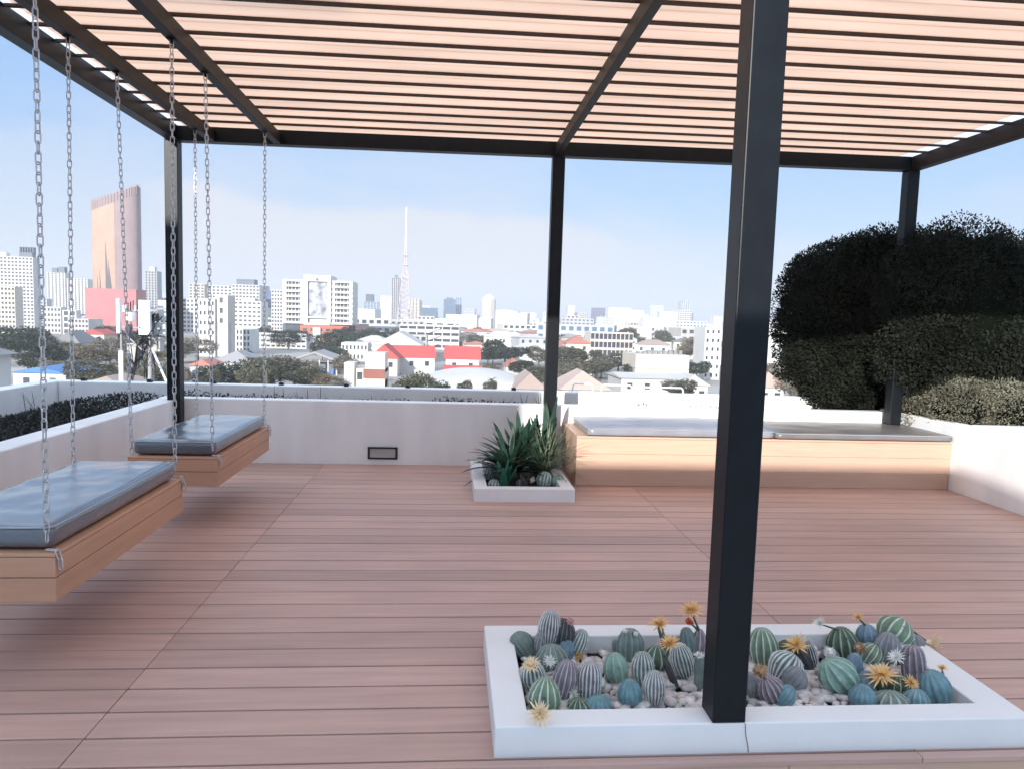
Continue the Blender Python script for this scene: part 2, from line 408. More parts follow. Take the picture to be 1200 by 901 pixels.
def swing(name, x1, y0, label, seed, tops):
    t = empty(name, (x1-SW/2, y0+SL/2, .32), label, 'swing', 'daybed swings hung on chains')
    hx, hy = SW/2, SL/2
    b_ = MB(); th = .022
    for z0, z1, tt in ((0, .098, .4), (.101, .183, .6)):
        b_.box(-hx, hx, -hy, -hy+th, z0, z1, t=tt); b_.box(-hx, hx, hy-th, hy, z0, z1, t=tt)
        b_.box(-hx, -hx+th, -hy+th+.001, hy-th-.001, z0, z1, t=tt); b_.box(hx-th, hx, -hy+th+.001, hy-th-.001, z0, z1, t=tt*.8)
    b_.box(-hx, hx, -hy, hy, .185, .2, t=.8); b_.box(-hx+th, hx-th, -hy+th, hy-th, .01, .03)
    bevel(b_.build('frame', M['swing_wood_x'], t), .003)
    me = rbox(SW-.05, SL-.055, .098, .028, 26, 44, 5, .007, seed, .0065); me.materials.append(M['vinyl'])
    cu = link('cushion', me, t, (-.002, 0, .207))
    piping(SW-.05, SL-.055, .088, .028, .0042, seed, .12).build('piping', M['piping'], cu, smooth=True)
    zt = RZ-.32-.005
    for sx in (-1, 1):
        for sy in (-1, 1):
            rx = (-1.672 if sx > 0 else -2.272)-t.location.x; 
            tilt_z = .0085*(rx+t.location.x-1)
            px = sx*(hx-.012) if sx > 0 else -hx+.005
            py = sy*(hy-.10) if sx > 0 else sy*(hy-.06)
            p1 = Vector((px, py, .20)); p0 = Vector((rx, tops[(sx, sy)]-t.location.y, zt+tilt_z))
            if sx > 0: p1 = Vector((hx-.038, -hy+.016 if sy < 0 else hy-.012, .212)); p0.x = rx
            tail = [(1, -.1, -.05), (.35, 0, -1), (.05, 0, -1)] if (sx > 0) else [(-.2, 0, -1)]
            chain_mesh(p0, p1, tail=tail).build('chain', M['chain'], t, smooth=True)
            h = MB(); h.tube([p0+Vector((0, 0, .012)), p0+Vector((0, 0, -.02))], .007, 8); h.box(p0.x-.022, p0.x+.022, p0.y-.022, p0.y+.022, p0.z-.002+.002, p0.z+.006)
            h.build('hook', M['steel'], t)
    return t
swing('hanging_swing', -1.553, 2.95, 'nearer hanging daybed swing with slate blue cushion at the left edge', 1, {(1, -1): 3.14, (-1, -1): 3.20, (-1, 1): 4.597, (1, 1): 4.557})
swing('hanging_swing', -1.548, 4.955, 'farther hanging daybed swing in front of the back left post', 5, {(1, -1): 5.142, (-1, -1): 5.22, (-1, 1): 6.705, (1, 1): 6.69})

# ------------------------------------------------------------------ bench with two cushions
t = empty('daybed_bench', (3.0, 6.9, 0), 'long wooden daybed bench against the back wall with two grey cushions', 'bench')
b = MB(); ox, oy = 3.0, 6.9
def bb(x0, x1, y0, y1, z0, z1, tt): b.box(x0-ox, x1-ox, y0-oy, y1-oy, z0, z1, t=.5+(tt-.5)*.3)
for z0, z1, tt in ((.002, .149, .35), (.150, .299, .5), (.300, .44, .6)):
    for x0, x1, q in ((1.167, 2.60, 0), (2.602, 4.798, .15)):
        bb(x0, x1, 6.487, 6.51, z0, z1, tt+q)
    bb(1.167, 1.19, 6.512, 7.338, z0, z1, tt+.1)
bb(1.165, 4.799, 6.484, 7.338, .442, .462, .7); bb(1.2, 4.79, 6.52, 7.33, 0, .44, .3)
bevel(b.build('bench_box', M['bench_wood'], t), .003)
def bcush(x0, x1, y0, y1, h, seed, puff, cm_='vinyl_grey'):
    me = rbox(x1-x0, y1-y0, h, .022, 30, 18, 4, puff, seed, .006); me.materials.append(M[cm_])
    o = link('cushion', me, t, ((x0+x1)/2-ox, (y0+y1)/2-oy, .465)); o.rotation_euler[2] = 0
    piping(x1-x0, y1-y0, h-.006, .022, .004, seed, h).build('piping', M['piping'], o, smooth=True)
    return o
bcush(1.262, 3.03, 6.475, 7.325, .07, 2, .03)['label'] = 'left grey vinyl cushion sagging at its edge'
bcush(3.045, 4.79, 6.455, 7.325, .06, 9, .008, 'vinyl_taupe')['label'] = 'right taupe grey vinyl cushion'

# step light in back wall
t = empty('step_light', (-.668, 7.338, .117), 'small black framed step light set low in the back wall', 'light')
b = MB()
for q in ((-.15, .15, -.012, 0, .045, .062), (-.15, .15, -.012, 0, -.062, -.045), (-.15, -.128, -.012, 0, -.045, .045), (.128, .15, -.012, 0, -.045, .045)): b.box(*q)
bevel(b.build('frame', M['black'], t), .002)
b = MB(); b.box(-.128, .128, -.004, -.001, -.045, .045); b.build('lens', M['lens'], t)
b = MB(); b.box(-.15, .15, -.022, -.012, .055, .064); b.build('hood', M['black'], t)

# ------------------------------------------------------------------ planters
def planter(name, x0, x1, y0, y1, ix0, ix1, iy0, iy1, z1, label, soil, sz):
    t_ = empty(name, (x0, y0, .0005), label, 'planter')
    def q(m_, a, b1, c, d, e, f): m_.box(a-x0, b1-x0, c-y0, d-y0, e, f)
    m_ = MB(); k_ = .002
    ov = [(x0, y0), (x1, y0), (x1, y1), (x0, y1)]; iv = [(ix0, iy0), (ix1, iy0), (ix1, iy1), (ix0, iy1)]
    for (P0, P1, z) in ((ov, iv, z1),):
        for i in range(4):
            j = (i+1) % 4
            m_.face([(P0[i][0]-x0, P0[i][1]-y0, z), (P0[j][0]-x0, P0[j][1]-y0, z), (P1[j][0]-x0, P1[j][1]-y0, z), (P1[i][0]-x0, P1[i][1]-y0, z)])
            m_.face([(P0[i][0]-x0, P0[i][1]-y0, 0), (P0[j][0]-x0, P0[j][1]-y0, 0), (P0[j][0]-x0, P0[j][1]-y0, z), (P0[i][0]-x0, P0[i][1]-y0, z)])
            m_.face([(P1[j][0]-x0, P1[j][1]-y0, 0), (P1[i][0]-x0, P1[i][1]-y0, 0), (P1[i][0]-x0, P1[i][1]-y0, z), (P1[j][0]-x0, P1[j][1]-y0, z)])
    me = m_.mesh('kerb', M['white_paint']); bm = bmesh.new(); bm.from_mesh(me); bmesh.ops.remove_doubles(bm, verts=bm.verts, dist=1e-5); bm.to_mesh(me); bm.free()
    bevel(link('kerb', me, t_), .006, 3)
    m_ = MB(); q(m_, ix0, ix1, iy0, iy1, .004, sz); m_.build('soil', soil, t_)
    return t_
PX0, PX1, PY0, PY1 = .178, 2.150, 2.357, 3.185
IX0, IX1, IY0, IY1 = .300, 2.005, 2.465, 3.070
PT = .112
pl = planter('planter', PX0, PX1, PY0, PY1, IX0, IX1, IY0, IY1, PT, 'large white planter kerb around the front post filled with cacti and pebbles', M['soil'], .030)
b = MB(); b.tube([(1.062-PX0, -.001, .11), (1.066-PX0, -.0012, .07), (1.078-PX0, -.001, .02), (1.08-PX0, -.001, .002)], .0016, 4); b.build('crack', mat('crack', (.2, .17, .15), .9), pl)
sp = planter('planter', .214, 1.056, 5.86, 7.12, .325, .945, 5.955, 7.0, .112, 'small square white planter by the bench holding a leafy green clump', M['soil'], .05)

# pebbles
def pebbles(name, x0, x1, y0, y1, z, n_, label):
    random.seed(11); bm = bmesh.new()
    for i in range(n_):
        s_ = random.uniform(.014, .034); c = Vector((random.uniform(x0, x1), random.uniform(y0, y1), z+random.uniform(0, .02)))
        mt = Matrix.Translation(c) @ Matrix.Rotation(random.uniform(0, 6.28), 4, 'Z') @ Matrix.Rotation(random.uniform(-.7, .7), 4, 'X') @ Matrix.Diagonal((s_*random.uniform(1, 1.5), s_*random.uniform(.7, 1), s_*.55, 1))
        r_ = bmesh.ops.create_icosphere(bm, subdivisions=2, radius=1, matrix=mt)
        for v in r_['verts']: v.co += (v.co-c)*.22*noise.noise(v.co*60)
    me = bpy.data.meshes.new(name); bm.to_mesh(me); bm.free(); me.polygons.foreach_set('use_smooth', [True]*len(me.polygons))
    pm = mat('pebble_'+name, (.46, .42, .415), .65, .35, 22, .1, 80, c2=(.62, .58, .56)); me.materials.append(pm)
    tag(link(name, me), label, 'pebbles', kind='stuff')
pebbles('pebbles', IX0+.02, IX1-.02, IY0+.02, IY1-.02, .035, 900, 'pale grey and white pebbles covering the large planter')

# ------------------------------------------------------------------ cacti
WH = (.60, .62, .60)
CM = {}
def cm(name, c, rough=.6):
    if name not in CM: CM[name] = mat('cactus_'+name, c, rough, .25, 30, .2, 150)
    return CM[name]
BODY = dict(greygreen=(.17, .22, .20), green=(.17, .26, .16), dkgreen=(.08, .12, .08), teal=(.15, .28, .31), blue=(.17, .25, .31),
            mauve=(.21, .18, .20), grey=(.22, .23, .24), mint=(.22, .35, .29), dark=(.06, .06, .065), tan=(.42, .27, .15))
def cactus_mesh(kind, w_, h_, ribs, profile, rib_col=(.62, .64, .62), depth=.09, line=True):
    dense = rib_col == WH and kind != 'green' and kind != 'dkgreen'
    if dense: ribs = int(ribs*1.35); depth = .17
    else: depth = max(depth, .15)
    if kind == 'green': ribs += 2
    b_ = MB(); per = 9; n_ = ribs*per; rows_ = 16; sd_ = random.random()*50; bend = random.uniform(-.08, .08)
    for j in range(rows_+1):
        v = j/rows_
        if profile == 'globe': r_ = math.sin(math.pi*(.10+.90*v))**.62 if v < .995 else .02
        elif profile == 'egg': r_ = math.sin(math.pi*(.13+.87*v)**1.28)**.6 if v < .995 else .02
        elif profile == 'column': r_ = min(1, (1-v**6)**.5+.001)*(.86+.16*v) if v < .999 else .02
        else: r_ = (math.sin(math.pi*(.04+.96*v))**.9)*(1.12-.35*v) if v < .995 else .02
        for i in range(n_):
            th_ = 2*math.pi*i/n_; q = (math.cos(ribs*th_)+1)/2
            rr = w_/2*r_*(1-depth+depth*q**.7)*1.03
            zz = h_*v + (-.03*h_ if v > .9 and r_ < .2 else 0)
            wob = 1+.05*noise.noise(Vector((math.cos(th_)*1.3+sd_, math.sin(th_)*1.3, v*2.5)))+.018*noise.noise(Vector((math.cos(th_)*9+sd_, math.sin(th_)*9, v*14)))
            b_.v.append((rr*wob*math.cos(th_)+bend*w_*math.sin(v*2), rr*wob*math.sin(th_), zz))
    for j in range(rows_):
        for i in range(n_):
            i2 = (i+1) % n_; b_.f.append((j*n_+i, j*n_+i2, (j+1)*n_+i2, (j+1)*n_+i))
            ridge = (i % per in ((0, 1, per-2, per-1) if dense else (0, per-1))) and line and noise.noise(Vector((i*.7+sd_, j*.9, 0))) > -.55
            b_.mi.append(1 if ridge else 0); b_.t.append(.5)
    b_.f.append(tuple(range(rows_*n_, rows_*n_+n_))); b_.mi.append(0); b_.t.append(.5)
    if line:            # little spine clusters along the ribs
        for q_ in range(ribs):
            for j in range(2, rows_, 2):
                p_ = Vector(b_.v[j*n_+q_*per]); nn = Vector((p_.x, p_.y, (p_.z-h_*.5)*.5)).normalized()
                for e_ in range(3):
                    dd = (nn+Vector((random.gauss(0, .6), random.gauss(0, .6), random.gauss(0, .6)))).normalized(); ss = dd.orthogonal().normalized()*.0006
                    b_.face([p_-ss, p_+ss, p_+dd*random.uniform(.005, .010)], 1)
    return b_.mesh('cactus', [cm(kind, BODY[kind]), cm('rib_%02d%02d%02d' % tuple(int(x*99) for x in rib_col), rib_col)], True)
FM = dict(orange=mat('petal_orange', (.82, .53, .22), .6, .15, 20), peach=mat('petal_peach', (.88, .68, .44), .6, .15, 20), white=mat('petal_white', (.85, .85, .80), .6, .05, 20),
          red=mat('petal_red', (.70, .16, .06), .6, .2, 20), pink=mat('petal_pink', (.65, .35, .33), .6, .2, 20), tan=mat('petal_tan', (.50, .34, .20), .8, .3, 40))
def flower_mesh(colr, rad, n_=15, rows_=3, open_=50):
    b_ = MB()
    for r_ in range(rows_):
        el = R(78-open_+r_*26)
        for i in range(n_):
            a = 2*math.pi*(i+.5*r_)/n_+random.uniform(-.12, .12); ln = rad*random.uniform(.8, 1.12)*(1-.15*r_); e2 = el+random.uniform(-.15, .15)
            d = Vector((math.cos(a), math.sin(a), 0)); s_ = Vector((-math.sin(a), math.cos(a), 0)); wd = rad*.075
            p = [Vector((0, 0, 0))]
            for k_ in range(1, 5):
                f_ = k_/4; ee = e2-.25*f_; p.append(p[-1]+(d*math.cos(ee)+Vector((0, 0, 1))*math.sin(ee))*ln/4)
            ws = [.5, 1, .95, .6, .05]
            for k_ in range(4):
                b_.face([p[k_]-s_*wd*ws[k_], p[k_]+s_*wd*ws[k_], p[k_+1]+s_*wd*ws[k_+1], p[k_+1]-s_*wd*ws[k_+1]])
    b_.tube([(0, 0, -rad*.15), (0, 0, rad*.14)], [rad*.1, rad*.2], 8)
    return b_.mesh('flower', FM[colr])
def ball_flower(colr, rad):
    b_ = MB()
    for i in range(60):
        v = Vector((random.gauss(0, 1), random.gauss(0, 1), random.gauss(.3, .8))).normalized()
        s_ = v.orthogonal().normalized()*rad*.22; q = v.cross(s_).normalized()*rad*.22
        b_.face([v*rad*.4-s_, v*rad*.4+q*0+s_, v*rad*1.02+s_*.3, v*rad*1.02-s_*.3])
    b_.tube([(0, 0, -rad*.6), (0, 0, rad*.5)], [rad*.4, rad*.55], 8); return b_.mesh('flower', FM[colr])

def place(px, py, hpx, zlo, zb, box):
    """centre of a thing h px high seen at px,py and resting at height zb; kept inside the planter"""
    y0, y1 = box
    d = 3.1; h_ = hpx*d/FPX
    p = at(px, py, Z=zb+h_*.42)
    if p.y > y1: p = at(px, py, Y=y1)
    if p.y < y0: p = at(px, py, Y=y0)
    return p
def cactus(px, py, wpx, hpx, tl, kind, ribs, prof, label, fl=None, rib=(.62, .64, .62), line=True, box=(2.51, 3.02), zb=.045, depth=.09, cat='cactus', back=0):
    c = place(px, py, hpx, 0, zb, box); dist = (c-Vector((0, 0, CAM_H))).dot(fwd)
    w_, h_ = wpx*dist/FPX*1.06, hpx*dist/FPX*1.12; tl += random.uniform(-5, 5)
    eul = Matrix.Rotation(R(tl), 4, 'Y') @ Matrix.Rotation(R(-8+back), 4, 'X')
    upv = eul.to_3x3() @ Vector((0, 0, 1)); base = c-upv*h_*.5
    if base.z < .008: base.z = .008
    me = cactus_mesh(kind, w_, h_, ribs, prof, rib, depth, line)
    if fl:
        t_ = empty('cactus', base, label, cat, 'cacti in the planters'); t_.rotation_euler = (eul @ Matrix.Rotation(random.uniform(0, 1), 4, 'Z')).to_euler()
        link('body', me, t_)
        for (fk, colr, frad, fx, fy, op) in fl:
            # fx,fy = px of the flower centre; sits on the body along that ray
            fp = at(fx, fy, Y=c.y-w_*(.58 if op >= 55 else .35)) if fy < 826 else at(fx, fy, Z=.150)
            mw = Matrix.LocRotScale(base, t_.rotation_euler, None); lp = mw.inverted() @ fp
            fr = frad*dist/FPX
            fo = link('flower', flower_mesh(colr, fr, open_=op) if fk == 's' else ball_flower(colr, fr), t_, lp)
            axis = Vector((0, 0, h_*.55)); dirv = (lp-axis*.9); dirv = (dirv.normalized()+Vector((0, 0, .35))).normalized()
            fo.rotation_euler = dirv.to_track_quat('Z', 'Y').to_euler()
            st = MB(); cl = Vector((0, 0, max(.2*h_, min(.85*h_, lp.z))));  st.tube([cl, lp], [.006, .003], 6); st.build('stem', cm('dkgreen', BODY['dkgreen']), t_)
    else:
        o = link('cactus', me, None, base); o.rotation_euler = eul.to_euler(); tag(o, label, cat, 'cacti in the planters')
PK_ = 0; PK = (.50, .42, .47); MG = (.36, .46, .38); BL = (.17, .27, .33)
random.seed(5)
cactus(659, 742, 26, 34, 8, 'dark', 16, 'egg', 'dark grey cactus with a pink bloom behind the tall striped one', [('b', 'pink', 5, 668, 728, 50)], rib=(.16, .16, .17))
cactus(645, 735, 25, 40, 12, 'mauve', 16, 'egg', 'tall mauve striped cactus, topmost at the left end of the large planter', rib=WH)
cactus(611, 755, 27, 30, -35, 'greygreen', 14, 'egg', 'plain grey green cactus leaning out over the left corner of the planter', line=False)
cactus(633, 755, 19, 32, 5, 'grey', 14, 'egg', 'slim grey striped cactus below the tall mauve one', rib=(.45, .46, .46))
cactus(677, 754, 22, 34, 22, 'greygreen', 13, 'egg', 'striped cactus with a round orange flower at its foot', [('b', 'orange', 7, 677, 768, 50)], rib=WH)
cactus(664, 762, 20, 26, 5, 'blue', 12, 'egg', 'small blue grey cactus squeezed between striped ones at the left end', rib=BL)
cactus(647, 770, 36, 30, 0, 'greygreen', 14, 'globe', 'broad grey green globe cactus with a white star flower', [('s', 'white', 9, 645, 774, 60)], rib=(.30, .36, .33))
cactus(625, 792, 28, 36, -4, 'greygreen', 14, 'egg', 'white striped cactus with a peach starburst on top by the left kerb', [('s', 'peach', 13, 622, 779, 70)], rib=WH)
cactus(660, 797, 28, 48, 8, 'mauve', 14, 'egg', 'tall mauve ribbed cactus in the second row from the left end', rib=PK)
cactus(691, 798, 28, 42, 0, 'mauve', 13, 'column', 'stout white lined cactus with a white star flower near its foot', [('s', 'white', 10, 673, 813, 62)], rib=WH)
cactus(639, 815, 36, 42, 0, 'green', 10, 'globe', 'green white ribbed cactus with a peach flower hanging over the front kerb', [('s', 'peach', 17, 633, 836, 55)], rib=WH)
cactus(723, 783, 28, 36, -6, 'mint', 10, 'egg', 'smooth mint green cactus left of the middle', rib=MG)
cactus(737, 757, 30, 40, -6, 'greygreen', 13, 'egg', 'upright grey green cactus with white tufts beside the back kerb', [('b', 'white', 3, 733, 739, 50), ('b', 'white', 3, 745, 742, 50)], rib=(.25, .32, .29))
cactus(722, 757, 10, 16, -15, 'greygreen', 9, 'egg', 'tiny side shoot beside the upright cactus with white tufts', rib=(.25, .32, .29))
cactus(753, 783, 25, 38, -3, 'greygreen', 12, 'egg', 'grey green cactus with bold white stripes behind the teal one', rib=WH)
cactus(769, 771, 28, 28, 10, 'dkgreen', 9, 'globe', 'dark green light ribbed cactus below the twin orange flowers', rib=MG)
cactus(785, 788, 9, 34, -28, 'dark', 8, 'column', 'thin dark leaning stalk with an orange star flower', [('s', 'orange', 16, 785, 755, 62)], line=False)
cactus(801, 774, 25, 42, -14, 'greygreen', 14, 'egg', 'white striped cactus leaning left beside the front post', rib=WH)
cactus(767, 806, 25, 40, 6, 'grey', 14, 'egg', 'white striped cactus standing in front among the bare pebbles', rib=WH)
cactus(738, 811, 27, 30, 0, 'teal', 12, 'globe', 'bright teal blue ribbed cactus in the left front row', rib=(.14, .30, .36))
cactus(699, 824, 30, 18, 0, 'teal', 14, 'globe', 'low flat teal cactus at the front kerb', rib=(.16, .32, .34))
cactus(678, 826, 26, 16, 0, 'dkgreen', 12, 'globe', 'low dark green cactus half hidden by the front kerb', rib=MG)
cactus(777, 748, 7, 38, -18, 'greygreen', 8, 'column', 'slender stalk carrying the leftmost orange star flower', [('s', 'orange', 15, 773, 732, 62)], line=False)
cactus(807, 752, 18, 34, -12, 'greygreen', 10, 'egg', 'blue green cactus just left of the post at the back', rib=BL)
cactus(819, 752, 17, 30, 8, 'mauve', 8, 'globe', 'knobbly mauve cactus with the highest orange flower by the post', [('s', 'orange', 17, 810, 716, 62), ('b', 'red', 5, 808, 728, 50)], rib=PK)
cactus(820, 787, 13, 42, 0, 'greygreen', 9, 'column', 'plain green column cactus with a white bloom touching the post', [('s', 'white', 8, 819, 769, 50)], line=False)
# right of the post
cactus(894, 759, 32, 46, 0, 'green', 11, 'egg', 'big green cactus with white ribs immediately right of the post', rib=WH)
cactus(921, 763, 22, 26, 30, 'dkgreen', 9, 'egg', 'dark green cactus between the big green one and the orange flower', line=False)
cactus(951, 766, 11, 34, -18, 'dark', 9, 'egg', 'narrow black and white cactus leaning left behind the pebbles', rib=WH)
cactus(942, 772, 16, 28, -22, 'dark', 8, 'egg', 'dark stalk with a wide orange flower above the striped ball', [('s', 'orange', 17, 934, 756, 62)], line=False)
cactus(932, 796, 28, 28, 40, 'grey', 14, 'egg', 'small grey ball resting under the striped ball', line=False)
cactus(921, 782, 38, 36, 38, 'greygreen', 15, 'egg', 'tilted ball cactus with dense white stripes above the pebbles', rib=WH)
cactus(880, 803, 20, 30, 0, 'grey', 12, 'egg', 'grey cactus half hidden behind the foot of the post', line=False)
cactus(903, 808, 30, 32, -30, 'mauve', 15, 'egg', 'reclining mauve striped cactus near the front kerb', [('b', 'tan', 9, 891, 786, 50)], rib=PK)
cactus(921, 815, 22, 26, 50, 'teal', 12, 'globe', 'teal cap shaped cactus tipped over beside the reclining mauve one', rib=BL)
cactus(987, 752, 33, 34, -12, 'dkgreen', 12, 'globe', 'dark green spotted cactus with a white bloom on a long stem', [('s', 'white', 10, 962, 731, 40)], rib=(.30, .40, .30))
cactus(1016, 745, 23, 28, 0, 'blue', 10, 'egg', 'blue ribbed cactus with a small orange bloom at the very back', [('s', 'orange', 8, 1006, 724, 45)], rib=(.22, .32, .38))
cactus(1048, 740, 38, 36, 35, 'green', 10, 'egg', 'large green white ribbed cactus with a peach flower drooping to the right', [('s', 'peach', 18, 1088, 752, 35)], rib=WH)
cactus(1072, 757, 30, 28, 0, 'grey', 14, 'globe', 'grey globe cactus behind the mauve column at the right end', line=False)
cactus(1038, 760, 28, 38, 10, 'grey', 14, 'egg', 'grey blue finely ribbed cactus right behind the white flower', rib=(.30, .35, .38))
cactus(1019, 766, 26, 26, 30, 'green', 11, 'egg', 'green cactus with a pink rim and a tan puff', [('b', 'tan', 7, 1008, 759, 50), ('b', 'pink', 4, 1024, 777, 50)], rib=WH)
cactus(1000, 780, 18, 30, 10, 'blue', 10, 'egg', 'upright blue cactus beside the teal tilted ball', rib=BL)
cactus(983, 791, 40, 44, -38, 'mint', 11, 'egg', 'large tilted mint green ribbed cactus at the edge of the pebbles', rib=(.38, .52, .44))
cactus(1014, 799, 22, 26, 0, 'blue', 10, 'globe', 'round blue cactus left of the largest orange star flower', rib=BL)
cactus(1072, 780, 27, 46, -4, 'mauve', 12, 'column', 'mauve ribbed column cactus with a white star flower on its left', [('s', 'white', 12, 1051, 770, 62)], rib=PK)
cactus(1053, 804, 24, 26, 0, 'dkgreen', 11, 'globe', 'dark spotted cactus topped by a small orange star', [('s', 'orange', 11, 1067, 800, 60)], rib=(.30, .36, .22))
cactus(1033, 803, 12, 26, -5, 'dkgreen', 8, 'column', 'short stalk under the largest orange star flower', [('s', 'orange', 20, 1033, 791, 70)], line=False)
cactus(1095, 807, 32, 42, -22, 'teal', 12, 'egg', 'blue green ribbed cactus tilted at the right end of the planter', rib=BL)
cactus(1075, 818, 27, 22, 0, 'teal', 13, 'globe', 'low blue cactus with pale fringe in the right front row', rib=(.30, .42, .44))
cactus(1041, 820, 38, 20, 0, 'greygreen', 12, 'globe', 'flat sage green cactus against the front kerb', rib=MG)
cactus(1010, 816, 28, 28, 0, 'teal', 14, 'globe', 'spiky blue green cactus nearest the front kerb beside the pebbles', rib=BL)
cactus(1104, 800, 5, 20, 5, 'tan', 6, 'column', 'brown twig with a small orange flower at the right end', [('s', 'orange', 8, 1104, 784, 50)], line=False)
cactus(972, 767, 20, 14, 0, 'grey', 10, 'globe', 'pale puffy succulent on the pebbles in front of the spotted cactus', [('b', 'white', 7, 972, 764, 50)], line=False)
# small planter ones
sb = (5.98, 6.9)
cactus(632, 552, 15, 17, 0, 'grey', 14, 'globe', 'round grey cactus in the small planter', box=sb, line=False, zb=.06)
cactus(652, 551, 15, 18, 10, 'grey', 12, 'egg', 'grey egg shaped cactus in the back right corner of the small planter', box=sb, line=False, zb=.06)
cactus(638, 563, 18, 20, 8, 'mint', 10, 'egg', 'green ribbed cactus at the front of the small planter', [('s', 'white', 5, 625, 562, 55)], box=sb, rib=WH, zb=.055)
cactus(655, 565, 14, 17, 0, 'mint', 10, 'egg', 'pale green cactus against the right kerb of the small planter', box=sb, rib=(.35, .5, .42), zb=.055)
cactus(572, 556, 14, 20, 10, 'greygreen', 10, 'egg', 'grey green cactus at the left kerb of the small planter', box=sb, rib=WH, zb=.055)
cactus(579, 568, 14, 14, 20, 'greygreen', 9, 'egg', 'small striped cactus at the front left corner of the small planter', box=sb, rib=WH, zb=.055)
cactus(612, 566, 12, 10, 0, 'mauve', 12, 'globe', 'tiny mauve cactus in the shade at the front of the small planter', box=sb, rib=PK, zb=.055)

# ------------------------------------------------------------------ leafy plants of the small planter
def blade(b_, base, d, ln, wd, droop, seg=7, fold=.25, mi=0):
    d = Vector(d).normalized(); p = Vector(base); pts = [p.copy()]
    for i in range(seg):
        d = (d+Vector((0, 0, -droop/seg))).normalized(); p = p+d*ln/seg; pts.append(p.copy())
    side = Vector((-d.y, d.x, 0)); side = side.normalized() if side.length > .05 else Vector((1, 0, 0))
    k_ = len(b_.v)
    for i, q in enumerate(pts):
        f_ = i/seg; w_ = wd*(.45+1.1*f_)*(1-f_)**.55*1.15 if f_ < 1 else .0008
        b_.v += [tuple(q-side*w_), tuple(q+Vector((0, 0, -fold*w_))), tuple(q+side*w_)]
    for i in range(seg):
        for j in (0, 1):
            a = k_+i*3+j; b_.f.append((a, a+1, a+4, a+3)); b_.mi.append(mi); b_.t.append(.5)
def clump(name, c, n_, ln, wd, droop, spread, m, label, seed, trunk=0, cat='plant'):
    random.seed(seed); t_ = empty(name, c, label, cat)
    b_ = MB()
    for i in range(n_):
        a = random.uniform(0, 6.283); e = random.uniform(spread[0], spread[1])
        z = random.uniform(0, trunk)
        blade(b_, (random.uniform(-.02, .02), random.uniform(-.02, .02), z), (math.cos(a)*math.cos(R(e)), math.sin(a)*math.cos(R(e)), math.sin(R(e))), ln*random.uniform(.7, 1.1), wd*random.uniform(.7, 1.15), droop*random.uniform(.5, 1.4))
    b_.build('leaf_rosette', m, t_, True)
    b_ = MB(); b_.tube([(0, 0, -.06), (0, 0, max(.03, trunk))], [.025, .018], 8); b_.build('stem', M['bark'], t_)
    return t_
clump('yucca', (.54, 6.40, .10), 80, .44, .031, .9, (22, 80), M['blade'], 'dark green sword leaved plant on the left of the small planter', 2, .08)
clump('yucca', (.66, 6.62, .10), 60, .47, .033, .6, (35, 85), M['blade'], 'tall dark sword leaved plant at the back of the small planter', 4, .10)
clump('grass_tuft', (.88, 6.42, .10), 110, .52, .007, 1.3, (40, 85), M['blade_pale'], 'thin pale arching grass in front of the middle back post', 6, .02)
clump('grass_tuft', (.80, 6.55, .10), 90, .44, .014, .7, (40, 85), M['blade'], 'dark green grassy tuft beside the pale arching grass', 8, .04)
clump('broadleaf_plant', (.92, 6.85, .10), 12, .62, .05, .25, (68, 88), M['blade'], 'upright broad dark leaves against the foot of the post', 9, .05)
clump('bromeliad', (.485, 6.13, .06), 10, .24, .040, .1, (55, 80), M['cup'], 'bright green cup shaped bromeliad at the front of the small planter', 12, .0)
clump('air_plant', (.66, 6.20, .07), 26, .10, .006, .3, (10, 80), M['blade_pale'], 'small spiky pale rosette beside the round grey cactus', 14, .0)

# ------------------------------------------------------------------ beds: ground cover, hedge, shrub
def leafcloud(PN, size, seed, asp=.45):
    """arrays of points and outward normals -> little leaf quads"""
    P, Nn = PN; rg = np.random.default_rng(seed); n_ = len(P)
    d = Nn*rg.uniform(.2, 1, (n_, 1))+rg.normal(0, .7, (n_, 3))+np.array([0, 0, .15]); d /= np.linalg.norm(d, axis=1)[:, None]
    s_ = np.cross(d, rg.normal(0, 1, (n_, 3))); s_ /= np.linalg.norm(s_, axis=1)[:, None]+1e-9
    l_ = size*rg.uniform(.6, 1.35, (n_, 1)); w_ = l_*asp
    V = np.stack([P, P+d*l_*.5+s_*w_*.5, P+d*l_, P+d*l_*.5-s_*w_*.5], 1).reshape(-1, 3)
    return V, n_
def nz(P, f, seed=0):
    """cheap smooth noise of arrays, about -1..1"""
    rg = np.random.default_rng(1000+seed); out = 0
    for k_ in range(6):
        v = rg.normal(0, 1, 3); v /= np.linalg.norm(v); out = out+np.sin(P@v*f*(1+.35*k_)+rg.uniform(0, 6.28))/(1+.25*k_)
    return out/2.6
def leafmesh(name, VF, m):
    V, n_ = VF; me = bpy.data.meshes.new(name); me.vertices.add(4*n_); me.vertices.foreach_set('co', V.astype(np.float32).ravel())
    me.loops.add(4*n_); me.loops.foreach_set('vertex_index', np.arange(4*n_, dtype=np.int32)); me.polygons.add(n_)
    me.polygons.foreach_set('loop_start', np.arange(0, 4*n_, 4, dtype=np.int32)); me.polygons.foreach_set('loop_total', np.full(n_, 4, dtype=np.int32))
    me.materials.append(m); me.update(calc_edges=True); return me
def mk(name, VF, m, parent=None):
    return link(name, leafmesh(name, VF, m), parent)
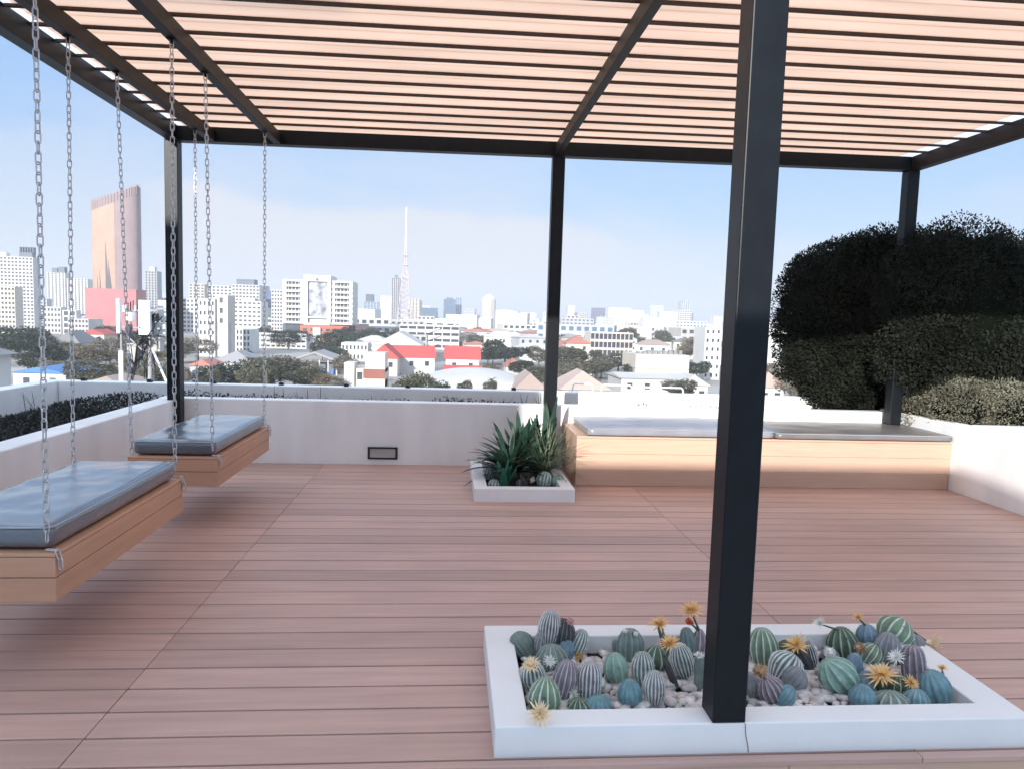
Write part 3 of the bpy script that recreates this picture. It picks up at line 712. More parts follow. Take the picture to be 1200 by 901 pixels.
# ground cover left bed and thin back strip
rg = np.random.default_rng(21)
na, nb_ = 34000, 5000
xa, ya = rg.uniform(-4.18, -2.87, na), rg.uniform(.5, 8.08, na)
q3 = np.stack([xa, ya, xa*0], 1); za = .40+(.03+.13*(1-np.abs((xa+3.52)/.66)**3)+.05*nz(q3, 3))*rg.uniform(0, 1, na)**.4
xb, yb = rg.uniform(-2.8, 3.2, nb_), rg.uniform(7.52, 8.08, nb_)
q3 = np.stack([xb, yb, xb*0], 1); zb_ = .50+np.maximum(0, .045+.09*nz(q3, 4, 3)+.035*(xb < -.9))*rg.uniform(0, 1, nb_)
Pg = np.concatenate([np.stack([xa, ya, za], 1), np.stack([xb, yb, zb_], 1)]); Ng = np.zeros_like(Pg); Ng[:, 2] = 1
tag(mk('ground_cover', leafcloud((Pg, Ng), .035, 21, .35), M['cover_leaf']), 'dark creeping ground cover filling the planting beds', 'ground cover', kind='stuff')
b = MB(); random.seed(8)
for px in (262, 268, 321, 329, 333, 341, 352, 360, 375, 392, 437, 442, 571, 590, 615, 629, 633, 30, 41, 108, 176, 190):
    p = at(px, 462, Y=7.85); p.z = .5
    if px < 200: p = at(px, 470, X=-3.9); p.z = .5
    for k_ in range(4): blade(b, p, (random.uniform(-.7, .7), random.uniform(-.3, .3), 1), random.uniform(.10, .24), .004, .4)
tag(b.build('weeds', M['cover_leaf']), 'dry dark weeds sprouting from the narrow back bed', 'weeds', kind='stuff')

def blobs(bl, n_, seed, shell=.82):
    rg = np.random.default_rng(seed); B = np.array(bl); wt = B[:, 3]*B[:, 4]+B[:, 4]*B[:, 5]+B[:, 3]*B[:, 5]
    k_ = rg.choice(len(B), int(n_*1.6), p=wt/wt.sum()); A = B[k_]
    v = rg.normal(0, 1, (len(A), 3)); v /= np.linalg.norm(v, axis=1)[:, None]
    v = np.sign(v)*np.abs(v)**.72; ln = np.linalg.norm(v, axis=1)[:, None]; v = v/ln*ln**.45
    P = A[:, :3]+v*A[:, 3:]*rg.uniform(shell, 1, (len(A), 1)); P = P+v*(.07*nz(P, 3.5, 1)+.05*nz(P, 11, 2))[:, None]
    keep = np.ones(len(A), bool)
    for i in range(len(B)):
        q_ = np.linalg.norm((P-B[i, :3])/B[i, 3:], axis=1); keep &= ~((q_ < .74) & (k_ != i))
    P, v = P[keep][:n_], v[keep][:n_]; return P, v/np.linalg.norm(v, axis=1)[:, None]
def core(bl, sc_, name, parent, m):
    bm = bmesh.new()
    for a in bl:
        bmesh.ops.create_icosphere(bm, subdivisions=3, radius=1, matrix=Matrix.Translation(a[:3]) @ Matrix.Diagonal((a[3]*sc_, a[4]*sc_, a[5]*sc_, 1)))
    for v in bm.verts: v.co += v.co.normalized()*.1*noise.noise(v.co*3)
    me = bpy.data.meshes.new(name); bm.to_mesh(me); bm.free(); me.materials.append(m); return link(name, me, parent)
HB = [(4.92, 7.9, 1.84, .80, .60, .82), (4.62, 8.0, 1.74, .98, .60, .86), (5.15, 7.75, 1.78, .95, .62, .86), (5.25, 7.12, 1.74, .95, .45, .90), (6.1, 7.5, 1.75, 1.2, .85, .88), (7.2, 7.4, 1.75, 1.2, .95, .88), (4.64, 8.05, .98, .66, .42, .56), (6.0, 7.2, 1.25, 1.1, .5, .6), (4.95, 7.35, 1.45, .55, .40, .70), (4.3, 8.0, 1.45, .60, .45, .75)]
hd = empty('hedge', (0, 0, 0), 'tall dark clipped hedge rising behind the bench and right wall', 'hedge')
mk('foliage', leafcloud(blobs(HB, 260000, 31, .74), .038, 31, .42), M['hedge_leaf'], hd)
core(HB, .76, 'dark_core', hd, M['hedge_core'])  # dark solid core added behind the leaves to block light
b = MB()
for x, y_ in ((4.5, 8.0), (5.0, 8.0), (5.5, 7.6), (6.2, 7.2)):
    b = MB(); b.tube([(x, y_, .4), (x+.05, y_, 1.0), (x+.02, y_, 1.6)], [.035, .03, .02], 7); b.build('trunk', M['bark'], hd)
SB = [(5.08, 6.83, .72, .30, .34, .33), (5.50, 6.78, .74, .40, .36, .34), (6.0, 6.80, .76, .42, .38, .36), (5.25, 7.05, .80, .35, .35, .30), (4.98, 7.25, .66, .24, .34, .28), (6.4, 6.9, .78, .4, .4, .38)]
sh = empty('shrub', (0, 0, 0), 'low sunlit grey brown shrub spilling over the right wall', 'shrub')
mk('foliage', leafcloud(blobs(SB, 60000, 41, .72), .030, 41, .32), M['shrub_leaf'], sh)
core(SB, .68, 'dark_core', sh, M['hedge_core'])  # same added light-blocking core inside the shrub

#CITY#
# ------------------------------------------------------------------ city
CW = {}
def cw(name, c, rough=.75, var=.08, scale=.15, spec=.4, rnd=0):
    if name not in CW: CW[name] = mat('facade_'+name, c, rough, var, scale, spec=spec, rnd=rnd)
    return CW[name]
cw('white', (.58, .575, .56), rnd=.12); cw('cream', (.56, .51, .44), rnd=.08); cw('grey', (.42, .43, .45), rnd=.15); cw('tan', (.52, .42, .35), rnd=.15)
cw('glass', (.05, .065, .085), .25, .3, .3, .6); cw('glass_blue', (.06, .13, .22), .2, .3, .3, .7); cw('glass_dark', (.05, .05, .07), .3)
cw('red', (.46, .085, .08)); cw('rust', (.45, .14, .10)); cw('pink', (.42, .165, .17)); cw('terracotta', (.38, .15, .11), rnd=.2)
cw('roof_grey', (.24, .235, .24), rnd=.25); cw('roof_tan', (.36, .28, .24), rnd=.2); cw('roof_pale', (.46, .44, .42), rnd=.12); cw('blue', (.08, .20, .45)); cw('peach', (.43, .27, .205)); cw('purple', (.17, .16, .27))
cw('brown', (.26, .10, .08)); cw('lilac', (.27, .20, .205)); cw('slate', (.14, .16, .20))
named = []      # screen rectangles of the particular buildings (px0, px1, top, depth)

def span(px0, px1, top, D):
    a, c_ = at(px0, 400, Y=D), at(px1, 400, Y=D); z = at((px0+px1)/2, top, Y=D).z
    named.append((px0, px1, top, D)); return a.x, c_.x, z

def grid_parts(t, w_, d_, h_, nf, nb, wall_m, glass_m, sill=.45, pier=.35, recess=.25, base=0.0, side=True, bandname='window_band'):
    """outer shell of floor bands and piers in front of a recessed glazed core"""
    g_ = MB(); g_.box(-w_/2+recess, w_/2-recess, recess, d_-recess, 0, h_-.3)
    b_ = MB(); fh = (h_-base)/nf
    if base > .1: b_.box(-w_/2, w_/2, 0, d_, 0, base)
    for k_ in range(nf+1):
        z0 = base+k_*fh-fh*sill*.5; z1 = base+k_*fh+fh*sill*.5
        z0 = max(z0, base+.01 if base > .1 else 0); z1 = min(z1, h_) if k_ < nf else h_
        b_.box(-w_/2, w_/2, 0, d_, z0, z1)
    if nb:
        bw = w_/nb; pw = bw*pier
        for i in range(nb+1):
            x0 = max(-w_/2+.004, -w_/2+i*bw-pw/2); x1 = min(w_/2-.004, -w_/2+i*bw+pw/2)
            b_.box(x0, x1, .004, d_-.004, .01, h_-.01)
        if side:
            ns = max(1, round(d_/bw)); 
            for i in range(1, ns):
                y0 = max(.008, i*d_/ns-pw/2); y1 = min(d_-.008, i*d_/ns+pw/2)
                b_.box(-w_/2+.008, w_/2-.008, y0, y1, .012, h_-.012)
    b_.build('wall', wall_m, t); g_.build(bandname, glass_m, t)

def block(name, px0, px1, top, D, depth, nf, nb, label, wall='white', glass='glass', rz=0, cat='building', sill=.45, pier=.35, base=0, extras=(), name_roof=True, group=None):
    x0, x1, z = span(px0, px1, top, D); w_ = (x1-x0)*(1 if not rz else .97); h_ = z-GZ
    t = empty(name, ((x0+x1)/2, D, GZ), label, cat, group, R(rz))
    grid_parts(t, w_, depth, h_, nf, nb, CW[wall], CW[glass], sill, pier, base=base)
    for (fx0, fx1, hh, m_, nm) in extras:     # roof plant
        b_ = MB(); b_.box(-w_/2+w_*fx0, -w_/2+w_*fx1, depth*.25, depth*.75, h_+.002, h_+hh); b_.build(nm, CW[m_], t)
    return t, w_, h_

# slab block and towers at the left
t, w_, h_ = block('apartment_block', -6, 41, 301, 480, 8, 20, 11, 'broad white slab block with dark fins on its roof at the left edge', extras=((.08, .30, 2.5, 'white', 'roof_plant'), (.62, .95, 3, 'slate', 'roof_plant')))
b = MB()
for i in range(6): b.box(w_*(.06+i*.065), w_*(.085+i*.065), 5, 8, h_+3.01, h_+6.5)
b.build('roof_fins', CW['slate'], t)
block('apartment_block', -10, 19, 336, 330, 6, 11, 7, 'lower cream apartment block in front of the slab with roof fins', 'cream', sill=.5)
block('residential_tower', 57, 78, 320, 620, 9, 26, 5, 'white vertically striped tower left of its twin', sill=.25, pier=.5, extras=((.2, .5, 4, 'slate', 'roof_plant'), (.55, .9, 5, 'slate', 'roof_plant')))
block('residential_tower', 80, 104, 327, 600, 9, 24, 6, 'white striped tower next to the pink podium', sill=.25, pier=.5)
block('office_building', 52, 72, 360, 400, 6, 5, 5, 'small white office block below the striped towers')
block('office_building', 74, 90, 364, 390, 5, 4, 2, 'plain white block with wide openings beside the small office block', sill=.3)
block('office_building', 40, 56, 350, 560, 7, 9, 4, 'grey block between the roof fin slab and the striped towers', 'grey')

# curved pink tower
x0, x1, z0 = span(105, 161, 238, 440); zR = at(158, 217, Y=440).z; zb = at(130, 340, Y=440).z
tw = empty('curved_tower', ((x0+x1)/2, 440, GZ), 'tall curved pink and lilac tower with a slanting top above a red podium', 'tower'); tw.scale = (1, .45, 1)
W2 = (x1-x0)/2; arc = []
for i in range(25):
    a = R(200-i*220/24*1.0); 
    arc.append((W2*.98*math.cos(R(180-i*180/24)), 13-13*math.sin(R(180-i*180/24))**.8))
back_ = [(W2*.96, 20), (-W2*.96, 20)]
def slant(x, y): return (z0-GZ)+(zR-z0)*((x+W2)/(2*W2))**1.2
b = MB(); b.prism(arc+back_, zb-GZ, slant); cur = b.build('wall', CW['lilac'], tw)
b = MB()
for i in range(24):
    (ax, ay), (bx, by) = arc[i], arc[i+1]
    if i < 13:
        b.face([(ax, ay-.25, zb-GZ), (bx, by-.25, zb-GZ), (bx, by-.25, slant(bx, 0)-5), (ax, ay-.25, slant(ax, 0)-5)])
b.build('peach_cladding', CW['peach'], tw)
b = MB()
for i in range(0, 25):
    ax, ay = arc[i]; b.box(ax-.25, ax+.25, ay-.6, ay-.3, slant(ax, 0)-4.5, slant(ax, 0)+1.2)
b.build('crown_fins', CW['lilac'], tw)
for px, pt, wd in ((123, 281, 4.2), (127, 305, 3), (116, 315, 1.6), (113, 322, 1.0), (129, 322, 2)):
    p = at(px, pt, Y=440); xx = p.x-tw.location.x; yy = 13-13*max(0, 1-(xx/(W2*.98))**2)**.4-.62
    b = MB(); b.face([(xx, yy, p.z-GZ), (xx-.1, yy, zb-GZ+.3), (xx+wd*.5, yy+.05, zb-GZ+.3)]); b.face([(xx, yy+.3, p.z-GZ), (xx+wd*.5, yy+.3, zb-GZ+.3), (xx-.1, yy+.3, zb-GZ+.3)]); b.build('glazed_slit', CW['glass_dark'], tw)
p = at(114, 246, Y=440); b = MB(); b.tube([(p.x-tw.location.x, 5.5, p.z-GZ), (p.x-tw.location.x, 6.5, p.z-GZ)], 1.3, 14); b.build('round_opening', CW['glass_dark'], tw)
b = MB(); b.box(-W2-.8, W2+.8, -6, 24, 0, zb-GZ-.01); b.box(-W2-1.1, W2+1.1, -6.3, 24.3, zb-GZ-.008, zb-GZ+.6); b.build('podium', CW['pink'], tw)
block('office_building', 80, 104, 374, 350, 14, 4, 6, 'low grey white row of offices left of the red podium', 'roof_pale')
block('residential_tower', 171, 185, 318, 520, 8, 22, 4, 'slim grey tower with a white edge right of the curved tower', 'grey', sill=.25, pier=.4, extras=((.3, .7, 3, 'white', 'roof_plant'),))
block('office_building', 188, 232, 350, 480, 18, 8, 10, 'wide pale office block behind the telecom mast', 'white')
block('office_building', 222, 240, 333, 620, 16, 15, 4, 'hazy pale block left of the narrow windowed building', 'cream')
t, w_, h_ = block('office_building', 233, 252, 350, 235, 9, 6, 4, 'narrow white building with four rows of square windows', sill=.6, pier=.5)
t, w_, h_ = block('stair_tower', 252, 267, 346, 236, 8, 6, 1, 'cream stair tower with a grey lower shaft beside the windowed building', 'cream', sill=.5, pier=.75)
b = MB(); b.box(-1.2, w_/2+.15, -.25, 3, 0, h_*.55); b.build('grey_shaft', CW['grey'], t)
block('office_building', 244, 272, 335, 560, 18, 14, 6, 'pale block rising behind the cream stair tower', 'white')
block('office_building', 268, 283, 334, 640, 18, 16, 3, 'dark sided block with a green tint behind the clinic', 'grey')
block('office_building', 272, 304, 334, 520, 18, 14, 8, 'white office tower with a grey roof box', 'white', extras=((.1, .75, 4, 'slate', 'roof_plant'),))
block('office_building', 274, 306, 353, 380, 14, 9, 6, 'white stepped office block with a row of dark roof openings', 'white', sill=.55, extras=((.2, .7, 1.5, 'grey', 'roof_plant'),))
block('residential_tower', 300, 311, 335, 700, 16, 20, 3, 'blue glass tower left of the big terraced block', 'grey', 'glass_blue', sill=.15, pier=.2)
block('residential_tower', 311, 320, 341, 690, 16, 18, 2, 'purple tinted tower squeezed beside the blue glass tower', 'purple', 'glass_blue', sill=.15, pier=.2)
block('residential_tower', 318, 331, 340, 430, 14, 13, 4, 'white side wing left of the big terraced block', 'white')

# big terraced block with red base
D = 335; x0, x1, z = span(331, 413, 331, D)
t = empty('hospital_block', ((x0+x1)/2, D, GZ), 'big white terraced block with a red base and a tall dark mural between its wings', 'building')
zc = at(372, 323, Y=D).z-GZ; zt = z-GZ; zm = at(372, 380, Y=D).z-GZ; cx_ = (x0+x1)/2
def lx(px): return at(px, 360, Y=D).x-cx_
wings = ((lx(331), lx(356)), (lx(388), lx(413)))
bw_ = MB(); gl = MB()
nf = 8; fh = (zt-zm)/nf
for wi, (a, c_) in enumerate(wings):
    g1 = MB(); g1.box(a+1.0, c_-1.0, 1.2, 17, 0, zt-.5); g1.build('window_band', CW['glass'], t)
    for k_ in range(nf+1):
        zz = zm+k_*fh; bw_.box(a, c_, -.3 if k_ < nf else 0, 18, zz-.05, zz+fh*.42 if k_ < nf else zz+.9)
    for i in range(6):
        xx = a+(c_-a)*(i+.5)/6; 
        if i in (0, 5): bw_.box(xx-.9, xx+.9, .3, 17.9, zm, zt)
        else: bw_.box(xx-.15, xx+.15, .9, 17.8, zm, zt)
bw_.box(lx(356)+.01, lx(361), -1.0, 16, zm, zc-.8); bw_.box(lx(384), lx(388)-.01, -1.0, 16, zm, zc-.8)
bw_.box(lx(356), lx(388), -1.02, 16.2, zc-2.8, zc); bw_.box(lx(361)+.01, lx(384)-.01, .6, 15, zm, zc-2.9)
bw_.build('wall', CW['white'], t)
mural = mat('facade_mural', (.34, .36, .40), .7, .75, .28, detail=8)
b = MB(); b.box(lx(361)+.05, lx(384)-.05, .2, .55, zm+3.5, zc-3.2); b.build('mural', mural, t)
b = MB(); b.box(lx(361)+.05, lx(384)-.05, -.9, .15, zm+2.6, zm+3.3); b.box(lx(357), lx(387), -1.9, -1.05, zm-.4, zm+.5); b.build('balcony', CW['white'], t)
b = MB(); b.box(lx(353), lx(413)-1, -2.2, 17, 0, zm-.5); b.build('red_base', CW['rust'], t)
for i in range(7): xx = lx(356)+i*3.4; b = MB(); b.box(xx, xx+1.8, -2.35, -2.21, zm-3.2, zm-2.0); b.build('window', CW['glass'], t)
b = MB(); b.box(lx(368), lx(377), -3.0, -2.4, 0, zm-1.5); b.build('porch', CW['white'], t)
b = MB(); b.tube([(lx(372), -.9, zc-1.9), (lx(372), -1.2, zc-1.9)], .6, 12); b.build('emblem', CW['slate'], t)

block('villa_block', 268, 293, 386, 260, 12, 4, 6, 'white terraced house row with many small openings below the clinic', 'white', sill=.35, pier=.45)
block('school_building', 293, 359, 391, 300, 14, 3, 11, 'long low white building with a flat roof under the terraced block', 'white', sill=.6, pier=.3)
block('villa_block', 400, 431, 402, 230, 10, 2, 7, 'small white two storey building with square windows', 'white', sill=.55, pier=.55)

# open blue grey shed
D = 175; x0, x1, z = span(342, 396, 412, D); t = empty('open_shed', ((x0+x1)/2, D, GZ), 'open blue grey shed with a shallow gable roof on posts', 'shed')
w_ = x1-x0; h_ = z-GZ; b = MB()
for i in range(6): xx = -w_/2+.2+i*(w_-.6)/5; b.box(xx, xx+.3, 0, .3, 0, h_-2.0)
b.build('post', CW['roof_pale'], t)
b = MB()
k_ = len(b.v); pf = [(-w_/2-1, h_-2.2), (0, h_), (w_/2+1, h_-2.2), (w_/2+1, h_-2.7), (0, h_-.5), (-w_/2-1, h_-2.7)]
b.v = [(x, -.8, z_) for x, z_ in pf]+[(x, 12, z_) for x, z_ in pf]; b.f = [tuple(range(6)), tuple(range(11, 5, -1))]+[((i+1) % 6, i, 6+i, 6+(i+1) % 6) for i in range(6)]; b.mi = [0]*8; b.t = [.5]*8
b.build('roof', CW['roof_grey'], t)
b = MB(); b.box(-w_/2+1, w_/2-1, 3, 11, 0, h_-3.2); b.build('wall', CW['slate'], t)
for i in range(4): b = MB(); b.box(-w_/2+2+i*2.2, -w_/2+3.4+i*2.2, 2.85, 2.99, h_-6, h_-4.4); b.build('window', CW['blue'], t)

# houses ---------------------------------------------------------------
_w = MB(); _w.box(-.5, .5, 0, .08, 0, 1.2); WM = _w.mesh('window', CW['glass'])
def house_parts(t, w_, d_, hw, hr, roof, wallm, hip=True, win=True, ov=.5):
    b_ = MB(); b_.box(-w_/2, w_/2, 0, d_, 0, hw); b_.build('wall', wallm, t)
    b_ = MB(); x_, y0, y1 = w_/2+ov, -ov, d_+ov; hh = hw+hr; ii = min(w_, d_)*.45 if hip else 0
    z = hw+.02
    A, B_, C_, D_ = (-x_, y0, z), (x_, y0, z), (x_, y1, z), (-x_, y1, z); ym = (y0+y1)/2
    if w_ >= d_: P, Q = (-x_+ii, ym, hh), (x_-ii, ym, hh); fs = [(A, B_, Q, P), (C_, D_, P, Q), (D_, A, P), (B_, C_, Q)]
    else: P, Q = (0, y0+ii, hh), (0, y1-ii, hh); fs = [(A, B_, P), (B_, C_, Q, P), (C_, D_, Q), (D_, A, P, Q)]
    for f_ in fs: b_.face(f_)
    b_.face((A, D_, C_, B_)); b_.build('roof', roof, t)
    if win:
        n_ = max(2, int(w_/3)); fl = max(1, int(hw/3.1))
        for k_ in range(fl):
            for i in range(n_):
                xx = -w_/2+(i+.5)*w_/n_; link('window', WM, t, (xx, -.06, hw-fl*3.1+k_*3.1+1.0 if hw > fl*3.1 else 1+k_*3))
def house(name, px0, px1, eave, ridge, D, depth, label, roof, wallc='white', hip=True, rz=0, cat='house'):
    x0, x1, z = span(px0, px1, eave, D); zr = at((px0+px1)/2, ridge, Y=D+(depth/2 if x1-x0 >= depth else 0)).z
    t = empty(name, ((x0+x1)/2, D, GZ), label, cat, None, R(rz)); house_parts(t, x1-x0, depth, z-GZ, max(.4, zr-z), CW[roof], CW[wallc], hip); return t
house('house', 455, 510, 419, 405, 185, 9, 'pale house with the wider bright red gabled roof', 'red', 'white', False, 8)
house('house', 434, 466, 420, 404, 176, 12, 'house with a red roof turned to the left, beside the wider red roof', 'red', 'cream', False)
house('house', 523, 562, 421, 406, 180, 8, 'white house with a red roof and a red lower porch roof', 'red', 'white', False)
x0, x1, z = span(523, 565, 429, 177); b = MB(); t = bpy.data.objects['house.002'] if 'house.002' in bpy.data.objects else None
if t:
    b.v = [(-4.6, -3, z-GZ-1.2), (4.6, -3, z-GZ-1.2), (4.6, -.02, z-GZ), (-4.6, -.02, z-GZ), (-4.6, -3, z-GZ-1.35), (4.6, -3, z-GZ-1.35), (4.6, -.02, z-GZ-.15), (-4.6, -.02, z-GZ-.15)]
    b.f = [(0, 1, 2, 3), (7, 6, 5, 4), (4, 5, 1, 0), (5, 6, 2, 1), (6, 7, 3, 2), (7, 4, 0, 3)]; b.mi = [0]*6; b.t = [.5]*6; b.build('porch_roof', CW['red'], t)
house('hall', 440, 494, 405, 389, 225, 24, 'large cream gabled hall roof rising behind the red roofs', 'roof_pale', 'cream', False, cat='hall')
t, w_, h_ = block('white_house', 404, 452, 432, 128, 8, 2, 4, 'white stepped house with a tall cream wall left of the cactus like trees', 'cream', sill=.5, pier=.5)
b = MB(); b.box(w_*.02, w_*.5, -.9, 5, 0, h_+2.8); b.build('tall_wall', CW['cream'], t); b = MB(); b.box(-w_*.02, w_*.5, -1.1, -.91, h_-1.6, h_-.0); b.build('brown_panel', CW['brown'], t)
b = MB(); b.box(-w_/2, -w_*.25, -.6, 4, 0, h_+1); b.build('side_wing', CW['white'], t)
t, w_, h_ = block('car_park', 468, 538, 381, 330, 16, 4, 7, 'long white multi storey car park with open dark decks', 'white', 'glass_dark', sill=.55, pier=.12)
for k_ in range(3):
    zz = h_-2.6-k_*3.3; b = MB()
    for i in range(6): b.box(-1+i*.9, .2+i*.9, -.9, -.05, zz+i*.35-1, zz+i*.35-.4)
    b.build('stair_flight', CW['white'], t)
block('podium_building', 462, 500, 393, 270, 14, 3, 5, 'flat pale building in front of the car park', 'roof_pale')

# vaulted pale hall roof just beyond the parapet
D = 120; a, c_ = at(482, 455, Y=D), at(636, 455, Y=D); zt = at(560, 432, Y=D+14).z
named.append((482, 636, 432, D)); t = empty('vaulted_hall', ((a.x+c_.x)/2, D, GZ), 'broad pale vaulted roof just beyond the middle of the parapet', 'hall')
w_ = c_.x-a.x; b = MB(); b.box(-w_/2, w_/2, 0, 28, 0, a.z-GZ); b.build('wall', CW['cream'], t)
b = MB(); nx_, ny_ = 24, 14; hb = a.z-GZ; hr = zt-a.z
for j in range(ny_+1):
    for i in range(nx_+1):
        u, v = i/nx_*2-1, j/ny_*2-1; b.v.append((u*w_/2*1.02, 14+v*14.5, hb+hr*max(0, (1-abs(u)**2.2))*(1-v*v)**.5*1.0+.02))
for j in range(ny_):
    for i in range(nx_): q = j*(nx_+1)+i; b.f.append((q, q+1, q+nx_+2, q+nx_+1)); b.mi.append(0); b.t.append(.5)
b.build('roof', CW['roof_pale'], t, True)
house('house', 608, 640, 456, 438, 116, 12, 'house with a tan hipped roof right of the vaulted hall', 'roof_tan', 'white')
house('house', 660, 716, 457, 436, 118, 12, 'house with the broad tan hipped roof behind the bench', 'roof_tan', 'white')
house('house', 594, 614, 430, 421, 190, 9, 'small house with a pink hipped roof between trees', 'terracotta', 'white')
house('house', 684, 702, 434, 425, 186, 9, 'small house with a deep red hipped roof right of the middle post', 'red', 'white')
house('house', 664, 692, 403, 394, 250, 10, 'long house with a terracotta roof beside the middle post', 'terracotta', 'cream')
t, w_, h_ = block('commercial_building', 692, 742, 390, 300, 14, 3, 10, 'flat roofed building with a dark glazed upper storey', 'cream', 'glass_dark', sill=.3, pier=.15)
t, w_, h_ = block('warehouse', 746, 809, 416, 175, 14, 1, 0, 'large blank cream box shaped building between the back posts', 'cream', 'cream', sill=.985)
b = MB(); b.box(w_*.22, w_*.235, -.12, -.01, 0, h_); b.build('joint_strip', CW['grey'], t)
b = MB(); random.seed(4)
for i in range(9): xx = -w_/2+1+i*w_/10; b.box(xx, xx+.8, 3, 4, h_+.01, h_+random.uniform(.4, 1.2))
b.build('roof_units', CW['roof_grey'], t)
house('hall', 730, 812, 444, 437, 140, 12, 'low hall with a pale grey sheet roof in front of the blank cream box', 'roof_pale', 'white', False, cat='hall')
house('hall', 746, 805, 421, 411, 215, 12, 'pale flat roofed terrace row behind the blank cream box', 'roof_grey', 'white', True, cat='hall')
t, w_, h_ = block('residential_tower', 826, 845, 384, 190, 9, 6, 3, 'slim white block hidden partly by the front post', 'white', sill=.6, pier=.6)
t, w_, h_ = block('residential_tower', 884, 921, 378, 195, 9, 6, 4, 'white apartment block with small windows between post and hedge', 'white', sill=.65, pier=.65)
house('house', 806, 832, 452, 440, 128, 9, 'white house with curved pale roof left of the front post', 'roof_pale', 'white')
house('house', 893, 922, 454, 437, 120, 10, 'house with a tan roof between the front post and the hedge', 'roof_tan', 'white')
house('house', -62, -10, 416, 405, 62, 2.5, 'pale house with a big dark window at the left edge', 'roof_grey', 'white')
house('hall', 14, 76, 437, 430, 130, 14, 'long low building with a bright blue roof behind the chains', 'blue', 'white', False, cat='hall')
house('house', 96, 122, 392, 386, 230, 9, 'house with a pink red roof below the curved tower', 'red', 'cream', False)
house('house', 92, 140, 452, 442, 95, 9, 'low house with a pinkish grey roof just beyond the left parapet', 'roof_tan', 'white')
house('house', 222, 246, 429, 422, 150, 9, 'house with a salmon roof right of the left post', 'terracotta', 'grey')
house('house', 248, 296, 425, 412, 165, 12, 'grey roofed house with a pale gable in front of the stair tower', 'roof_grey', 'white')
house('house', 62, 92, 402, 388, 215, 12, 'grey hip roofed house behind the dark tree at the left', 'roof_grey', 'grey')

# skyline towers
def tower(px0, px1, top, D, nf, nb, label, wall, glass, **k): return block('office_tower', px0, px1, top, D, 24, nf, nb, label, wall, glass, cat='tower', **k)
tower(428, 436, 345, 1150, 22, 3, 'thin dark tower at the left of the skyline group', 'slate', 'glass_dark', sill=.2, pier=.2)
tower(426, 444, 354, 1050, 16, 5, 'pale blue glass tower beside the thin dark one', 'grey', 'glass_blue', sill=.2, pier=.2)
tower(445, 458, 347, 950, 18, 4, 'blank pale slab beside the tall dark striped tower', 'white', 'grey', sill=.8, pier=.6)
tower(458, 467, 326, 900, 30, 4, 'tall narrow dark striped tower left of the radio mast', 'grey', 'glass_dark', sill=.1, pier=.35, extras=((.3, .6, 4, 'slate', 'roof_plant'),))
tower(478, 493, 350, 1000, 20, 4, 'cream residential tower right of the radio mast', 'cream', 'glass', sill=.4, pier=.4)
tower(493, 512, 361, 1200, 12, 6, 'wide low dark glass tower with a flat top', 'slate', 'glass_blue', sill=.15, pier=.15)
tower(519, 533, 351, 1200, 18, 5, 'blue glass tower with a stepped right shoulder', 'slate', 'glass_blue', sill=.15, pier=.15, extras=((.2, .8, 3, 'slate', 'roof_plant'),))
tower(533, 540, 349, 1250, 18, 3, 'lighter blue glass slab joined to the stepped tower', 'grey', 'glass_blue', sill=.2, pier=.2)
tower(694, 708, 361, 1500, 14, 5, 'square purple grey tower right of the middle post', 'purple', 'glass_dark', sill=.3, pier=.3)
tower(664, 672, 358, 1400, 16, 3, 'pale slim tower beside the middle post', 'white', 'grey')
tower(672, 686, 367, 1450, 10, 4, 'low grey frame shaped tower', 'grey', 'glass_dark')
tower(801, 811, 367, 1900, 14, 3, 'small slate grey tower left of the front post', 'slate', 'glass_dark', sill=.2)
tower(712, 738, 361, 1300, 12, 6, 'wide white hazy block right of the purple tower', 'white', 'grey', sill=.6)
# round tower
x0, x1, z = span(564, 580, 345, 1050); r_ = (x1-x0)/2; t = empty('round_tower', ((x0+x1)/2, 1050, GZ), 'white round tower with a domed top standing alone on the skyline', 'tower'); h_ = z-GZ
b = MB(); b.tube([(0, r_, 0), (0, r_, h_-6), (0, r_, h_-3), (0, r_, h_)], [r_*.93, r_*.93, r_*.7, r_*.3], 24); b.build('wall', CW['white'], t)
b = MB()
for i in range(24):
    a = 2*math.pi*i/24; b.box(r_*.94*math.cos(a)-.7, r_*.94*math.cos(a)+.7, r_+r_*.94*math.sin(a)-.7, r_+r_*.94*math.sin(a)+.7, 0, h_-7)
b.build('facade_ribs', CW['roof_pale'], t)

# radio mast
p0 = at(474, 388, Y=900); pt = at(473.5, 243, Y=900); hh = pt.z-GZ
t = empty('radio_mast', (p0.x, 900, GZ), 'very tall tapering lattice radio mast fading into the haze', 'mast')
b = MB(); H1 = at(474, 316, Y=900).z-GZ; wb = 10.5
def hw(z_): return wb*(1-z_/H1)*.55+3.2 if z_ < H1 else max(.6, 1.6*(1-(z_-H1)/(hh-H1)))
lv = [i*H1/12 for i in range(13)]+[H1+(hh-H1)*i/16 for i in range(1, 17)]
for sx, sy in ((-1, -1), (1, -1), (1, 1), (-1, 1)):
    b.tube([(sx*hw(z_), sy*hw(z_), z_) for z_ in lv], .42, 4)
for i in range(len(lv)-1):
    z0, z1 = lv[i], lv[i+1]; a, c_ = hw(z0), hw(z1)
    for (ax, ay, bx, by) in ((-1, -1, 1, -1), (1, -1, 1, 1), (1, 1, -1, 1), (-1, 1, -1, -1)):
        b.tube([(ax*a, ay*a, z0), (bx*c_, by*c_, z1)], .22, 3, cap=False); b.tube([(bx*a, by*a, z0), (ax*c_, ay*c_, z1)], .22, 3, cap=False); b.tube([(ax*c_, ay*c_, z1), (bx*c_, by*c_, z1)], .22, 3, cap=False)
b.build('lattice', cw('mast', (.62, .50, .50)), t)
b = MB()
